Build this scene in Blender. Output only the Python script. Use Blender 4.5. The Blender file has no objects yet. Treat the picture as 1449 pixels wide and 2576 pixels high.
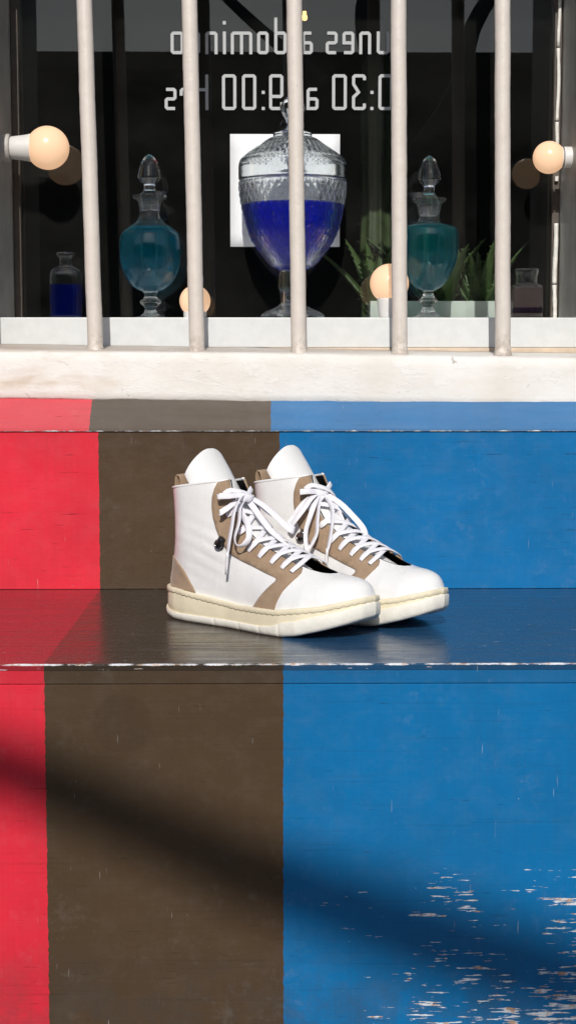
import bpy, bmesh, math, random
import numpy as np
from mathutils import Vector, Matrix, noise as mnoise
from mathutils.geometry import delaunay_2d_cdt

random.seed(7)
R = math.radians
scene = bpy.context.scene
col = scene.collection

# ------------------------------------------------------------------ camera, sky, sun
SUN_EL, SUN_AZ = R(33), R(2.4)            # azimuth: degrees to the left of straight behind the camera
cam_d = bpy.data.cameras.new('camera')
cam_d.sensor_fit = 'VERTICAL'; cam_d.sensor_height = 36.0
cam_d.lens = 36.0 * 3850 / 2576
cam_d.clip_start = .05; cam_d.clip_end = 600
cam = bpy.data.objects.new('camera', cam_d); col.objects.link(cam)
cam.location = (0, 0, .274)
cam.rotation_euler = (R(90 - 5.5), 0, R(-.7))
scene.camera = cam

world = bpy.data.worlds.new('World'); scene.world = world; world.use_nodes = True
wn = world.node_tree; wn.nodes.clear()
sky = wn.nodes.new('ShaderNodeTexSky'); sky.sky_type = 'NISHITA'; sky.sun_disc = False
sky.sun_elevation = SUN_EL; sky.sun_rotation = R(180) + SUN_AZ
bg = wn.nodes.new('ShaderNodeBackground'); bg.inputs['Strength'].default_value = .085
wo = wn.nodes.new('ShaderNodeOutputWorld')
wn.links.new(sky.outputs[0], bg.inputs[0]); wn.links.new(bg.outputs[0], wo.inputs[0])

TO_SUN = Vector((-math.sin(SUN_AZ) * math.cos(SUN_EL), -math.cos(SUN_AZ) * math.cos(SUN_EL), math.sin(SUN_EL)))
sun_d = bpy.data.lights.new('sun', 'SUN'); sun_d.energy = 3.6; sun_d.angle = R(.5); sun_d.color = (1, .955, .89)
sun = bpy.data.objects.new('sun', sun_d); col.objects.link(sun)
sun.rotation_euler = TO_SUN.to_track_quat('Z', 'Y').to_euler(); sun.location = (0, -5, 6)

vs = scene.view_settings
vs.view_transform = 'Standard'; vs.look = 'None'; vs.exposure = 0.0; vs.gamma = 1.0; vs.use_curve_mapping = False
scene.render.engine = 'CYCLES'
cy = scene.cycles
cy.max_bounces = 14; cy.transmission_bounces = 12; cy.transparent_max_bounces = 16; cy.glossy_bounces = 6
cy.use_denoising = True; cy.sample_clamp_indirect = 6.0; cy.blur_glossy = .3

# ------------------------------------------------------------------ helpers
def tag(o, label=None, cat=None, group=None, kind=None):
    if label: o['label'] = label
    if cat: o['category'] = cat
    if group: o['group'] = group
    if kind: o['kind'] = kind
    return o

def empty(name, loc=(0, 0, 0), rz=0):
    o = bpy.data.objects.new(name, None); col.objects.link(o)
    o.empty_display_size = .02; o.location = loc; o.rotation_euler = (0, 0, rz)
    return o

def mesh_obj(name, verts, faces, m, parent=None, smooth=False, merge=0, recalc=True):
    me = bpy.data.meshes.new(name)
    me.from_pydata([tuple(map(float, v)) for v in verts], [], faces)
    bm = bmesh.new(); bm.from_mesh(me)
    if merge: bmesh.ops.remove_doubles(bm, verts=bm.verts, dist=merge)
    if recalc: bmesh.ops.recalc_face_normals(bm, faces=bm.faces)
    bm.to_mesh(me); bm.free()
    if smooth: me.polygons.foreach_set('use_smooth', [True] * len(me.polygons))
    me.materials.append(m)
    o = bpy.data.objects.new(name, me); col.objects.link(o)
    if parent: o.parent = parent
    return o

class MB:
    def __init__(s): s.v = []; s.f = []
    def add(s, v, f):
        n = len(s.v); s.v += [tuple(p) for p in v]; s.f += [tuple(i + n for i in q) for q in f]
    def box(s, x0, x1, y0, y1, z0, z1, b=0):
        if b <= 0:
            v = [(x, y, z) for x in (x0, x1) for y in (y0, y1) for z in (z0, z1)]
            s.add(v, [(0, 1, 3, 2), (4, 6, 7, 5), (0, 4, 5, 1), (2, 3, 7, 6), (0, 2, 6, 4), (1, 5, 7, 3)]); return
        bm = bmesh.new(); bmesh.ops.create_cube(bm, size=1)
        for q in bm.verts: q.co = ((x0 + x1) / 2 + q.co.x * (x1 - x0), (y0 + y1) / 2 + q.co.y * (y1 - y0), (z0 + z1) / 2 + q.co.z * (z1 - z0))
        bmesh.ops.bevel(bm, geom=list(bm.edges), offset=b, segments=2, profile=.5, affect='EDGES')
        bm.verts.index_update()
        s.add([q.co.copy() for q in bm.verts], [[q.index for q in f.verts] for f in bm.faces]); bm.free()
    def lathe(s, prof, seg=48, c=(0, 0, 0), rfun=None, axis=None):
        """prof: list of (r, z) in order; r=0 ends are closed to a point"""
        n0 = len(s.v); rings = []
        M = axis if axis else Matrix.Identity(3)
        for (r, z) in prof:
            if r < 1e-6:
                s.v.append(tuple(Vector(c) + M @ Vector((0, 0, z)))); rings.append([len(s.v) - 1]); continue
            ring = []
            for k in range(seg):
                a = 2 * math.pi * k / seg
                rr = rfun(r, z, a) if rfun else r
                s.v.append(tuple(Vector(c) + M @ Vector((rr * math.cos(a), rr * math.sin(a), z)))); ring.append(len(s.v) - 1)
            rings.append(ring)
        for A, B in zip(rings, rings[1:]):
            if len(A) == 1 and len(B) == 1: continue
            for k in range(seg):
                k2 = (k + 1) % seg
                if len(A) == 1: s.f.append((A[0], B[k], B[k2]))
                elif len(B) == 1: s.f.append((A[k], A[k2], B[0]))
                else: s.f.append((A[k], A[k2], B[k2], B[k]))
    def tube(s, pts, rad, seg=10, closed=False, cap=True):
        pts = [Vector(p) for p in pts]; n = len(pts); n0 = len(s.v); up = None
        for i, p in enumerate(pts):
            a = pts[(i - 1) % n] if (closed or i > 0) else p
            b = pts[(i + 1) % n] if (closed or i < n - 1) else p
            t = (b - a).normalized()
            if up is None: up = t.orthogonal().normalized()
            up = (up - t * up.dot(t)).normalized(); w = t.cross(up)
            r = rad[i] if hasattr(rad, '__len__') else rad
            for k in range(seg):
                q = 2 * math.pi * k / seg
                s.v.append(tuple(p + (up * math.cos(q) + w * math.sin(q)) * r))
        for i in range(n if closed else n - 1):
            j = (i + 1) % n
            for k in range(seg):
                k2 = (k + 1) % seg
                s.f.append((n0 + i * seg + k, n0 + i * seg + k2, n0 + j * seg + k2, n0 + j * seg + k))
        if cap and not closed:
            s.f.append(tuple(n0 + k for k in range(seg))); s.f.append(tuple(n0 + (n - 1) * seg + k for k in range(seg)))
    def build(s, name, m, parent=None, smooth=False, merge=0):
        return mesh_obj(name, s.v, s.f, m, parent, smooth, merge)

def crom(P, n):
    """Catmull-Rom resample of control points P to n points"""
    P = np.array(P, float); k = len(P)
    Q = np.vstack([2 * P[0] - P[1], P, 2 * P[-1] - P[-2]])
    out = []
    for t in np.linspace(0, k - 1, n):
        i = min(int(t), k - 2); u = t - i
        a, b, c, d = Q[i], Q[i + 1], Q[i + 2], Q[i + 3]
        out.append(.5 * (2 * b + (c - a) * u + (2 * a - 5 * b + 4 * c - d) * u * u + (3 * b - a - 3 * c + d) * u ** 3))
    return np.array(out)

def ribbon(mb, ctrl, out, w=.0068, th=.0010, n=40, twist=None, wscale=None):
    """flat woven lace along ctrl; its flat side faces the vector out"""
    P = [Vector(p) for p in crom(ctrl, n)]
    outs = crom(out, n) if hasattr(out[0], '__len__') else np.tile(np.array(out, float), (n, 1))
    prof = [(-.5, 0), (-.44, .5), (0, .62), (.44, .5), (.5, 0), (.44, -.5), (0, -.62), (-.44, -.5)]
    n0 = len(mb.v); K = len(prof); prev = None
    for i, p in enumerate(P):
        t = (P[min(i + 1, n - 1)] - P[max(i - 1, 0)]).normalized()
        o = Vector(outs[i]); o = o - t * o.dot(t)
        if prev is not None and o.length < .35:
            o = prev - t * prev.dot(t)
        o.normalize()
        if twist:
            o = Matrix.Rotation(np.interp(i / (n - 1), [q[0] for q in twist], [q[1] for q in twist]), 3, t) @ o
        prev = o
        b = t.cross(o)
        ws = np.interp(i / (n - 1), [q[0] for q in wscale], [q[1] for q in wscale]) if wscale else 1
        for (a, c) in prof: mb.v.append(tuple(p + b * (a * w * ws) + o * (c * th)))
    for i in range(n - 1):
        for k in range(K):
            k2 = (k + 1) % K
            mb.f.append((n0 + i * K + k, n0 + i * K + k2, n0 + (i + 1) * K + k2, n0 + (i + 1) * K + k))
    mb.f.append(tuple(n0 + k for k in range(K))); mb.f.append(tuple(n0 + (n - 1) * K + k for k in range(K)))

# ------------------------------------------------------------------ material helpers
class Nd:
    def __init__(s, name):
        s.m = bpy.data.materials.new(name); s.m.use_nodes = True
        s.nt = s.m.node_tree; s.nt.nodes.clear()
        s.out = s.nt.nodes.new('ShaderNodeOutputMaterial')
    def n(s, t, **kw):
        x = s.nt.nodes.new('ShaderNode' + t)
        for k, v in kw.items(): setattr(x, k, v)
        return x
    def put(s, sock, v):
        if isinstance(v, bpy.types.NodeSocket): s.nt.links.new(v, sock)
        elif hasattr(v, '__len__') and len(v) == 3 and sock.type == 'RGBA': sock.default_value = (*v, 1)
        else: sock.default_value = v
    def pos(s):
        if not hasattr(s, '_pos'):
            g = s.n('NewGeometry'); s._pos = g.outputs['Position']
            q = s.n('SeparateXYZ'); s.nt.links.new(s._pos, q.inputs[0]); s._xyz = q.outputs
        return s._pos
    def xyz(s): s.pos(); return s._xyz
    def obj(s):
        return s.n('TexCoord').outputs['Object']
    def math(s, op, a, b=0., c=None, clamp=False):
        x = s.n('Math', operation=op, use_clamp=clamp); s.put(x.inputs[0], a); s.put(x.inputs[1], b)
        if c is not None: s.put(x.inputs[2], c)
        return x.outputs[0]
    def add(s, a, b): return s.math('ADD', a, b)
    def mul(s, a, b): return s.math('MULTIPLY', a, b)
    def map(s, v, a, b, c=0., d=1., smooth=False):
        x = s.n('MapRange', interpolation_type='SMOOTHSTEP' if smooth else 'LINEAR'); x.clamp = True
        s.put(x.inputs[0], v)
        for i, q in enumerate((a, b, c, d)): s.put(x.inputs[i + 1], q)
        return x.outputs[0]
    def scale(s, vec, sc, off=(0, 0, 0)):
        x = s.n('Mapping'); s.put(x.inputs[0], vec); x.inputs['Scale'].default_value = sc; x.inputs['Location'].default_value = off
        return x.outputs[0]
    def noise(s, vec, scale, detail=4., rough=.55, dist=0.):
        x = s.n('TexNoise'); s.put(x.inputs['Vector'], vec); x.inputs['Scale'].default_value = scale
        x.inputs['Detail'].default_value = detail; x.inputs['Roughness'].default_value = rough; x.inputs['Distortion'].default_value = dist
        return x.outputs['Fac']
    def voro(s, vec, scale, feature='F1'):
        x = s.n('TexVoronoi', feature=feature); s.put(x.inputs['Vector'], vec); x.inputs['Scale'].default_value = scale
        return x.outputs['Distance']
    def mix(s, f, a, b, blend='MIX'):
        x = s.n('Mix', data_type='RGBA', blend_type=blend); s.put(x.inputs[0], f); s.put(x.inputs[6], a); s.put(x.inputs[7], b)
        return x.outputs[2]
    def bump(s, h, strength=.3, dist=.001):
        x = s.n('Bump'); s.put(x.inputs['Height'], h); x.inputs['Strength'].default_value = strength; x.inputs['Distance'].default_value = dist
        return x.outputs[0]
    def princ(s, color, rough=.5, normal=None, **kw):
        p = s.n('BsdfPrincipled'); s.put(p.inputs['Base Color'], color); s.put(p.inputs['Roughness'], rough)
        if normal is not None: s.put(p.inputs['Normal'], normal)
        for k, v in kw.items(): s.put(p.inputs[k.replace('_', ' ')], v)
        s.nt.links.new(p.outputs[0], s.out.inputs[0]); return p
    def done(s, sh): s.nt.links.new(sh, s.out.inputs[0]); return s.m

def simple(name, color, rough=.5, var=.12, vscale=60, bump=.15, bscale=300, **kw):
    d = Nd(name); v = d.obj()
    a = d.noise(v, vscale, 5)
    c = d.mix(d.map(a, .3, .7), tuple(q * (1 - var) for q in color), tuple(min(1, q * (1 + var)) for q in color))
    nb = d.bump(d.noise(v, bscale, 3), bump, .0006) if bump else None
    d.princ(c, d.map(a, .2, .8, rough * .85, min(1, rough * 1.15)), nb, **kw)
    return d.m

# ------------------------------------------------------------------ geometry constants (metres)
Y1, Y2 = 1.389, 1.860        # seat front edge and the riser behind it
ZR = .1935                   # top of the riser
YS, ZS = 1.893, .2285        # top of the sloping ledge strip under the sill
XR, XB = -.2070, .0127       # red / brown and brown / blue paint borders
YBAR, YBOARD, YJAR, YBULB, YPANE = 1.912, 1.985, 2.052, 2.045, 2.130
WL, WR = -.348, .397         # window opening
ZLEDGE = .3345               # top of the white shelf board
RED, BROWN, BLUE = (.70, .026, .050), (.075, .047, .0260), (.003, .150, .385)

def paint(name, off=0., wear=.25, rough=.3, dust=0., corner=0., edge=None, spec=.5, scratch=1.0, value=1.0, coat=0., grey=0., flat=False):
    """old gloss paint in three colour fields; off shifts the borders, dust fades it, edge = (axis, value, direction, width)"""
    d = Nd(name); p = d.pos(); X, Y, Z = d.xyz()
    jit = d.map(d.noise(p, 160, 4), 0, 1, -.0016, .0016)
    xj = d.add(X, d.add(jit, -off))
    c = d.mix(d.math('GREATER_THAN', xj, XR), RED, BROWN)
    c = d.mix(d.math('GREATER_THAN', xj, XB), c, BLUE)
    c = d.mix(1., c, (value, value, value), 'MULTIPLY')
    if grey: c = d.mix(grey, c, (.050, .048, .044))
    mott = d.noise(p, 9, 6, .6); mott2 = d.noise(d.scale(p, (30, 30, 44)), 1, 7, .72)
    c = d.mix(d.map(mott, .35, .72, 0, .38), c, d.mix(.5, c, (.02, .018, .016)))
    sc_ = d.mul(d.map(d.noise(d.scale(p, (60, 60, 60), (4, 4, 4)), 1, 8, .75), .55, .75), d.map(d.noise(p, 6, 2), .45, .65))
    c = d.mix(d.mul(sc_, .15), c, d.mix(.5, c, (.55, .55, .55)))
    c = d.mix(d.map(mott2, .48, .75, 0, .10), c, d.mix(.35, c, (.34, .30, .27)))
    brush = d.noise(d.scale(p, (330, 330, 9)), 1, 3, .6)
    c = d.mix(d.map(brush, .3, .7, 0, .10), c, d.mix(.7, c, (.02, .02, .02)))
    if corner:      # ghost of a round sticker on the brown field, grime along the foot and the colour border
        dx = d.math('POWER', d.add(X, .136), 2.); dz = d.math('POWER', d.add(Z, .056), 2.)
        c = d.mix(d.map(d.math('SQRT', d.add(dx, dz)), .0285, .0265, 0, .35), c, d.mix(.5, c, (.03, .02, .015)))
        gm = d.mul(d.map(d.noise(p, 26, 6, .7), .42, .62), d.map(Z, -.24, -.36, 0, .75, True))
        c = d.mix(gm, c, d.mix(.55, c, (.05, .05, .05)))
    grain = d.noise(d.scale(p, (7, 150, 330) if flat else (7, 7, 330)), 1, 4, .6)
    c = d.mix(d.map(grain, .30, .40, .22, 0), c, d.mix(.6, c, (.01, .01, .01)))
    if dust:
        dn = d.noise(d.scale(p, (6, 30, 60)), 1, 5)
        c = d.mix(d.mul(d.map(dn, .2, .75, .55, 1.0), dust), c, d.mix(.42, c, (.52, .52, .50)))
    # thin dark checks in the wood and light nicks where the paint is gone
    dk = d.noise(d.scale(p, (26, 300, 620) if flat else (26, 26, 620), (3, 1, 7)), 1, 3, .6)
    c = d.mix(d.map(dk, .69, .72, 0, .55), c, (.012, .009, .008))
    nick = d.noise(d.scale(p, (32, 32, 460) if corner else (46, 330, 520) if flat else (48, 48, 520), (9, 3, 2)), 1, 3.5, .6)
    if corner: nick = d.add(d.mul(nick, .80), d.mul(d.noise(p, 110, 4, .65), .20))
    patch = d.noise(p, 14, 4, .6, .8)
    th = d.map(patch, .35, .75, .80, .80 - .13 * wear)
    if corner:
        # heavy wear low on the blue panel, where feet knock it
        m = d.mul(d.map(X, .010, .12, .0, 1, True), d.map(Z, -.150, -.215, 0, 1, True))
        m = d.mul(m, d.map(d.noise(p, 15, 3), .36, .6, .30, 1))
        th = d.add(th, d.mul(m, -corner))
        m3 = d.mul(d.map(X, .17, .23, 0, 1, True), d.map(Z, -.305, -.335, 0, 1, True))
        th = d.add(th, d.mul(m3, -.06))
    chip = d.map(nick, th, d.add(th, .012))
    vnick = d.noise(d.scale(p, (620, 40, 34), (1, 5, 3)), 1, 2, .5)
    vp = d.map(d.noise(p, 18, 2), .5, .66)
    chip2 = d.mul(d.map(vnick, .735, .76, 0, .55 * scratch), vp)
    dots = d.mul(d.map(d.voro(p, 60), .030, .018), d.map(d.noise(p, 25, 2), .58, .62))
    chipc = d.mix(d.map(d.noise(p, 120, 3), .50, .64), (.66, .68, .72), (.46, .29, .19))
    ct = d.math('MAXIMUM', d.math('MAXIMUM', chip, chip2), d.mul(dots, .8 * scratch), clamp=True)
    if edge:
        ax, val, sg, wd = edge
        co = {'y': Y, 'z': Z}[ax]
        dd = d.mul(d.add(co, -val), sg) if ax == 'z' else d.add(d.add(co, -val), d.mul(Z, -1.))                        # 0 at the worn edge, growing inwards
        en = d.noise(d.scale(p, (60, 160, 160)), 1, 4, .65)
        reach = d.map(en, .34, .75, .0003 if ax == 'y' else -.0014, wd)
        ew = d.map(d.add(dd, d.mul(reach, -1)), 0., .0007, 1., 0.)
        ct = d.math('MAXIMUM', ct, ew)
    c = d.mix(ct, c, chipc)
    rr = d.add(d.map(mott2, .3, .7, rough * .75, rough * 1.3), d.mul(ct, .3))
    if flat: rr = d.mul(rr, d.map(d.noise(d.scale(p, (5, 120, 1), (2, 6, 0)), 1, 5, .65), .35, .68, .65, 1.9))
    h = d.add(d.mul(grain, .5), d.add(d.mul(ct, -1.6), d.mul(d.noise(p, 420, 3), .35)))
    d.princ(c, rr, d.bump(h, .32, .0007), Specular_IOR_Level=spec, Coat_Weight=coat, Coat_Roughness=rough * .8)
    return d.m

M = {}
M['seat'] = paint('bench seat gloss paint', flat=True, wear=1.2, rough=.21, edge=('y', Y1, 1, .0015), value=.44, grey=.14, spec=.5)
M['nosing'] = paint('bench front edge paint', wear=1.0, rough=.34, edge=('z', -.0006, -1, .0022), value=.85)
M['front'] = paint('bench front panel paint', wear=.75, rough=.40, spec=.22, corner=.188)
M['back'] = paint('bench riser paint', wear=.35, rough=.40, spec=.22, scratch=.7)
M['strip'] = paint('ledge strip faded paint', off=-.0107, wear=.4, rough=.46, dust=.34, spec=.3, edge=('z', ZR, 1, .0018))

def whitewash():
    d = Nd('old white plaster paint'); p = d.pos(); X, Y, Z = d.xyz()
    c = d.mix(d.map(d.noise(p, 11, 6, .62), .38, .68), (.79, .77, .735), (.72, .68, .62))
    stain = d.mul(d.map(d.noise(d.scale(p, (9, 9, 34), (2, 0, 0)), 1, 5), .52, .70), d.map(X, -.12, -.27, .15, 1, True))
    c = d.mix(d.mul(stain, .75), c, (.56, .45, .33))
    c = d.mix(d.map(Z, .2875, .2915, 0, .62, True), c, (.42, .33, .26))       # dirt lying on the sloping top
    g = d.noise(d.scale(p, (20, 40, 150)), 1, 5, .65)
    c = d.mix(d.map(g, .60, .72, 0, .22), c, (.55, .50, .45))
    wv = d.n('VectorMath', operation='ADD'); nz = d.n('TexNoise'); nz.inputs['Scale'].default_value = 60; d.put(nz.inputs['Vector'], p); sv = d.n('VectorMath', operation='SCALE'); d.put(sv.inputs[0], nz.outputs['Color']); sv.inputs['Scale'].default_value = .02; d.put(wv.inputs[0], p); d.put(wv.inputs[1], sv.outputs[0])
    cr = d.voro(d.scale(wv.outputs[0], (9, 9, 30), (.3, .1, .6)), 1, 'DISTANCE_TO_EDGE')
    crn = d.mul(d.map(cr, .010, .003), d.map(d.noise(p, 24, 3), .60, .66))
    c = d.mix(d.mul(crn, .55), c, (.22, .19, .16))
    pit = d.mul(d.map(d.voro(p, 75), .05, .03), d.map(d.noise(p, 33, 2), .60, .63))
    c = d.mix(d.mul(pit, .8), c, (.16, .13, .11))
    fl = d.map(d.noise(d.scale(p, (26, 26, 60), (5, 2, 1)), 1, 6, .7), .56, .585)
    c = d.mix(d.mul(fl, .25), c, (.84, .83, .81))
    h = d.add(d.mul(fl, .25), d.add(d.mul(pit, -.5), d.mul(d.noise(p, 38, 6, .6), 1.2)))
    h = d.add(h, d.add(d.mul(d.noise(p, 190, 4), .35), d.mul(crn, -.9)))
    d.princ(c, .62, d.bump(h, .42, .0020), Specular_IOR_Level=.35)
    return d.m
M['sill'] = whitewash()
def bar_paint():
    d = Nd('cream bar paint'); p = d.pos(); X, Y, Z = d.xyz()
    c = d.mix(d.map(d.noise(p, 70, 5), .3, .7), (.665, .60, .535), (.72, .655, .59))
    st = d.noise(d.scale(p, (160, 160, 16)), 1, 5, .65)
    c = d.mix(d.map(st, .55, .75, 0, .18), c, (.45, .38, .31))
    g = d.mul(d.map(d.noise(p, 130, 5, .7), .40, .62), d.map(Z, .320, .288, .05, .6, True))
    c = d.mix(g, c, (.26, .19, .14))
    pit = d.mul(d.map(d.voro(p, 120), .10, .05), d.map(d.noise(p, 60, 2), .60, .64))
    c = d.mix(d.mul(pit, .7), c, (.20, .15, .12))
    d.princ(c, .42, d.bump(d.add(d.noise(p, 300, 4), d.mul(pit, -.8)), .5, .0008)); return d.m
M['bar'] = bar_paint()
M['board'] = simple('white shelf gloss paint', (.65, .665, .665), .34, .04, 70, .25, 200)
M['reveal'] = simple('grey reveal paint', (.30, .285, .265), .45, .18, 30, .4, 220)
M['wall'] = simple('plaster wall paint', (.62, .58, .52), .7, .1, 12, .5, 120)
M['frame_dark'] = simple('dark brown frame paint', (.075, .058, .045), .5, .25, 80, .4, 250)
M['frame_white'] = simple('flaking white frame paint', (.74, .72, .67), .45, .12, 120, .8, 300)
M['batten'] = simple('raw pale batten', (.62, .50, .38), .6, .12, 60, .3)
M['room'] = simple('dark shop interior', (.012, .012, .0135), .8, .3, 5, 0)
M['asphalt'] = simple('dark paving', (.075, .072, .068), .85, .2, 6, .4, 60)
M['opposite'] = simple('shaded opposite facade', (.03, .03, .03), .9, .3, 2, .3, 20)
M['pole'] = simple('dark pole paint', (.06, .055, .05), .5)
M['vinyl'] = simple('pale vinyl', (.42, .435, .445), .45, .03, 100, 0)
M['paper'] = simple('white paper', (.80, .82, .85), .7, .015, 40, 0)
def leather():
    d = Nd('white leather'); v = d.obj()
    a = d.noise(v, 34, 6, .6); g = d.voro(v, 900)
    c = d.mix(d.map(a, .35, .68), (.745, .742, .738), (.79, .788, .785))
    d.princ(c, d.map(a, .3, .7, .19, .36), d.bump(d.add(d.mul(g, .4), d.mul(d.noise(v, 120, 4), .6)), .16, .0007)); return d.m
M['leather'] = leather()
M['tongue'] = simple('white tongue leather', (.77, .765, .755), .36, .02, 50, .15, 600)
M['lining'] = simple('black shoe lining', (.008, .007, .008), .9, .2, 80, .3, Specular_IOR_Level=.1)
M['rubber'] = simple('aged cream rubber', (.74, .665, .49), .55, .05, 60, .3, 500)
M['outsole'] = simple('off white outsole rubber', (.77, .74, .66), .6, .06, 90, .5, 420)
M['lace'] = simple('white cotton lace', (.80, .79, .84), .8, .02, 200, .6, 1600)
M['aglet'] = simple('clear aglet', (.75, .74, .76), .2, .02, 100, 0)
M['metal'] = simple('dark nickel', (.25, .24, .24), .16, .1, 100, 0, Metallic=1.0)
M['hook'] = simple('black enamel', (.012, .012, .014), .12, .1, 100, 0)
M['socket'] = simple('white lamp plastic', (.72, .71, .69), .45, .04, 90, .1)
M['socket_shade'] = simple('shade grey lamp socket', (.46, .44, .41), .55, .1, 90, .2)  # shade of the window reveal put into the left socket's grey
M['planter'] = simple('pale painted planter', (.60, .62, .585), .5, .06, 60, .2)
M['soil'] = simple('potting soil', (.035, .026, .02), .95, .3, 100, 1.0, 90)

def suede():
    d = Nd('tan suede'); v = d.obj()
    a = d.noise(v, 70, 6, .65); b = d.noise(v, 900, 3)
    c = d.mix(d.map(a, .3, .7), (.285, .195, .125), (.40, .285, .195))
    c = d.mix(d.map(b, .35, .65, 0, .3), c, (.22, .15, .095))
    d.princ(c, .95, d.bump(b, .5, .0006), Sheen_Weight=.25, Specular_IOR_Level=.15)
    return d.m
M['suede'] = suede()

def glass(name, color=(1, 1, 1), ior=1.47, rough=0.):
    d = Nd(name); g = d.n('BsdfGlass'); d.put(g.inputs['Color'], color); g.inputs['IOR'].default_value = ior; g.inputs['Roughness'].default_value = rough
    return d.done(g.outputs[0])
M['glass'] = glass('clear glass', (.97, .985, .985), 1.5, .008)
def wall_glass():
    d = Nd('thin clear glass wall'); g = d.n('BsdfGlass'); d.put(g.inputs['Color'], (.98, .99, .99)); g.inputs['IOR'].default_value = 1.38; g.inputs['Roughness'].default_value = .004
    t = d.n('BsdfTransparent'); m = d.n('MixShader'); m.inputs[0].default_value = .20; d.put(m.inputs[1], g.outputs[0]); d.put(m.inputs[2], t.outputs[0])
    return d.done(m.outputs[0])
M['wall_glass'] = wall_glass()
def dyed(name, col_, dens, body=.06, bodycol=None, ior=1.34):
    """dyed water: clear surface, colour from absorption with depth, a trace of suspended dye"""
    d = Nd(name); g = d.n('BsdfGlass'); d.put(g.inputs['Color'], (1, 1, 1)); g.inputs['IOR'].default_value = ior; g.inputs['Roughness'].default_value = .01
    f = d.n('BsdfDiffuse'); d.put(f.inputs['Color'], bodycol or col_)
    t = d.n('BsdfTranslucent'); d.put(t.inputs['Color'], bodycol or col_)
    tr = d.n('BsdfTransparent')
    m0 = d.n('MixShader'); m0.inputs[0].default_value = .5; d.put(m0.inputs[1], f.outputs[0]); d.put(m0.inputs[2], t.outputs[0])
    m2 = d.n('MixShader'); m2.inputs[0].default_value = .25; d.put(m2.inputs[1], g.outputs[0]); d.put(m2.inputs[2], tr.outputs[0])
    m1 = d.n('MixShader'); m1.inputs[0].default_value = body; d.put(m1.inputs[1], m2.outputs[0]); d.put(m1.inputs[2], m0.outputs[0])
    va = d.n('VolumeAbsorption'); d.put(va.inputs['Color'], col_); va.inputs['Density'].default_value = dens
    d.nt.links.new(va.outputs[0], d.out.inputs['Volume'])
    return d.done(m1.outputs[0])
M['teal'] = dyed('teal dyed water', (.02, .72, .84), 30, .11, (0., .50, .72))
M['green'] = dyed('green teal dyed water', (.02, .72, .78), 30, .11, (0., .50, .64))
M['blue'] = dyed('royal blue dyed water', (.01, .11, .95), 55, .30, (0., .040, .80))
M['navy'] = dyed('navy dyed water', (.02, .06, .75), 50, .30, (.002, .016, .22))
M['murky'] = dyed('murky residue', (.6, .5, .48), 20, .5, (.24, .19, .18))
M['purple'] = dyed('purple sediment', (.3, .2, .35), 40, .8, (.035, .022, .045))

def pane_mat():
    d = Nd('dusty window glass'); p = d.pos()
    fr = d.n('Fresnel'); fr.inputs['IOR'].default_value = 1.5
    tr = d.n('BsdfTransparent'); d.put(tr.inputs['Color'], (.90, .93, .92))
    gl = d.n('BsdfGlossy'); gl.inputs['Roughness'].default_value = 0.
    m1 = d.n('MixShader'); d.put(m1.inputs[0], fr.outputs[0]); d.put(m1.inputs[1], tr.outputs[0]); d.put(m1.inputs[2], gl.outputs[0])
    df = d.n('BsdfDiffuse'); d.put(df.inputs['Color'], (.55, .54, .52))
    sm = d.noise(d.scale(p, (5, 5, 9)), 1, 6, .7)
    m2 = d.n('MixShader'); d.put(m2.inputs[0], d.map(sm, .35, .75, .002, .010)); d.put(m2.inputs[1], m1.outputs[0]); d.put(m2.inputs[2], df.outputs[0])
    return d.done(m2.outputs[0])
M['pane'] = pane_mat()

def bulb_mat(name, col_, e):
    d = Nd(name); p = d.princ((.58, .41, .29), .2)
    d.put(p.inputs['Emission Color'], col_); p.inputs['Emission Strength'].default_value = e
    return d.m
M['bulb'] = bulb_mat('lit opal bulb', (1.0, .60, .34), .60)
M['far_bulb'] = bulb_mat('warm far bulb', (1., .55, .18), 3.0)

def leaf_mat():
    d = Nd('aloe skin'); v = d.obj()
    a = d.noise(v, 45, 5)
    c = d.mix(d.map(a, .35, .7), (.045, .08, .025), (.10, .14, .05))
    c = d.mix(d.map(d.noise(v, 16, 3), .63, .72, 0, .8), c, (.30, .19, .09))
    d.princ(c, .42, d.bump(d.noise(v, 200, 3), .2, .001))
    return d.m
M['leaf'] = leaf_mat()
M['cactus'] = simple('cactus skin', (.055, .075, .028), .5, .4, 26, .3, 150)

# ------------------------------------------------------------------ the setting
def struct(o): o['kind'] = 'structure'; return o
b = MB(); b.box(-120, 120, -200, 60, -.56, -.46)
struct(b.build('ground', M['asphalt']))
b = MB()
b.box(-1.6, WL, 1.902, 2.20, -.46, 1.25); b.box(WR, 1.6, 1.902, 2.20, -.46, 1.25)      # piers beside the window
b.box(WL, WR, 1.902, 2.20, .98, 1.25)                                                  # lintel
b.box(WL, WR, 1.905, 2.20, -.46, .2245)                                                # wall below the sill
struct(b.build('wall', M['reveal']))
# the dark shop behind the glass: floor, ceiling, back and side walls with real thickness
b = MB()
b.box(-1.7, 1.7, 4.2, 4.3, -.5, 2.0); b.box(-1.8, -1.7, 2.2, 4.3, -.5, 2.0); b.box(1.7, 1.8, 2.2, 4.3, -.5, 2.0)
b.box(-1.8, 1.8, 2.2, 4.3, 1.26, 1.36); b.box(-1.7, 1.7, 2.2, 4.2, -.46, -.40)
struct(b.build('shop_interior', M['room']))
# facade across the yard, in its own shade; the window mirrors it
b = MB(); b.box(-30, 30, -8.6, -8.0, -.46, 2.55); b.box(-30, 30, -8.75, -7.85, 2.55, 2.68)
tag(b.build('opposite_wall', M['opposite']), 'long dark wall across the yard behind the viewer', 'wall')

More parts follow.
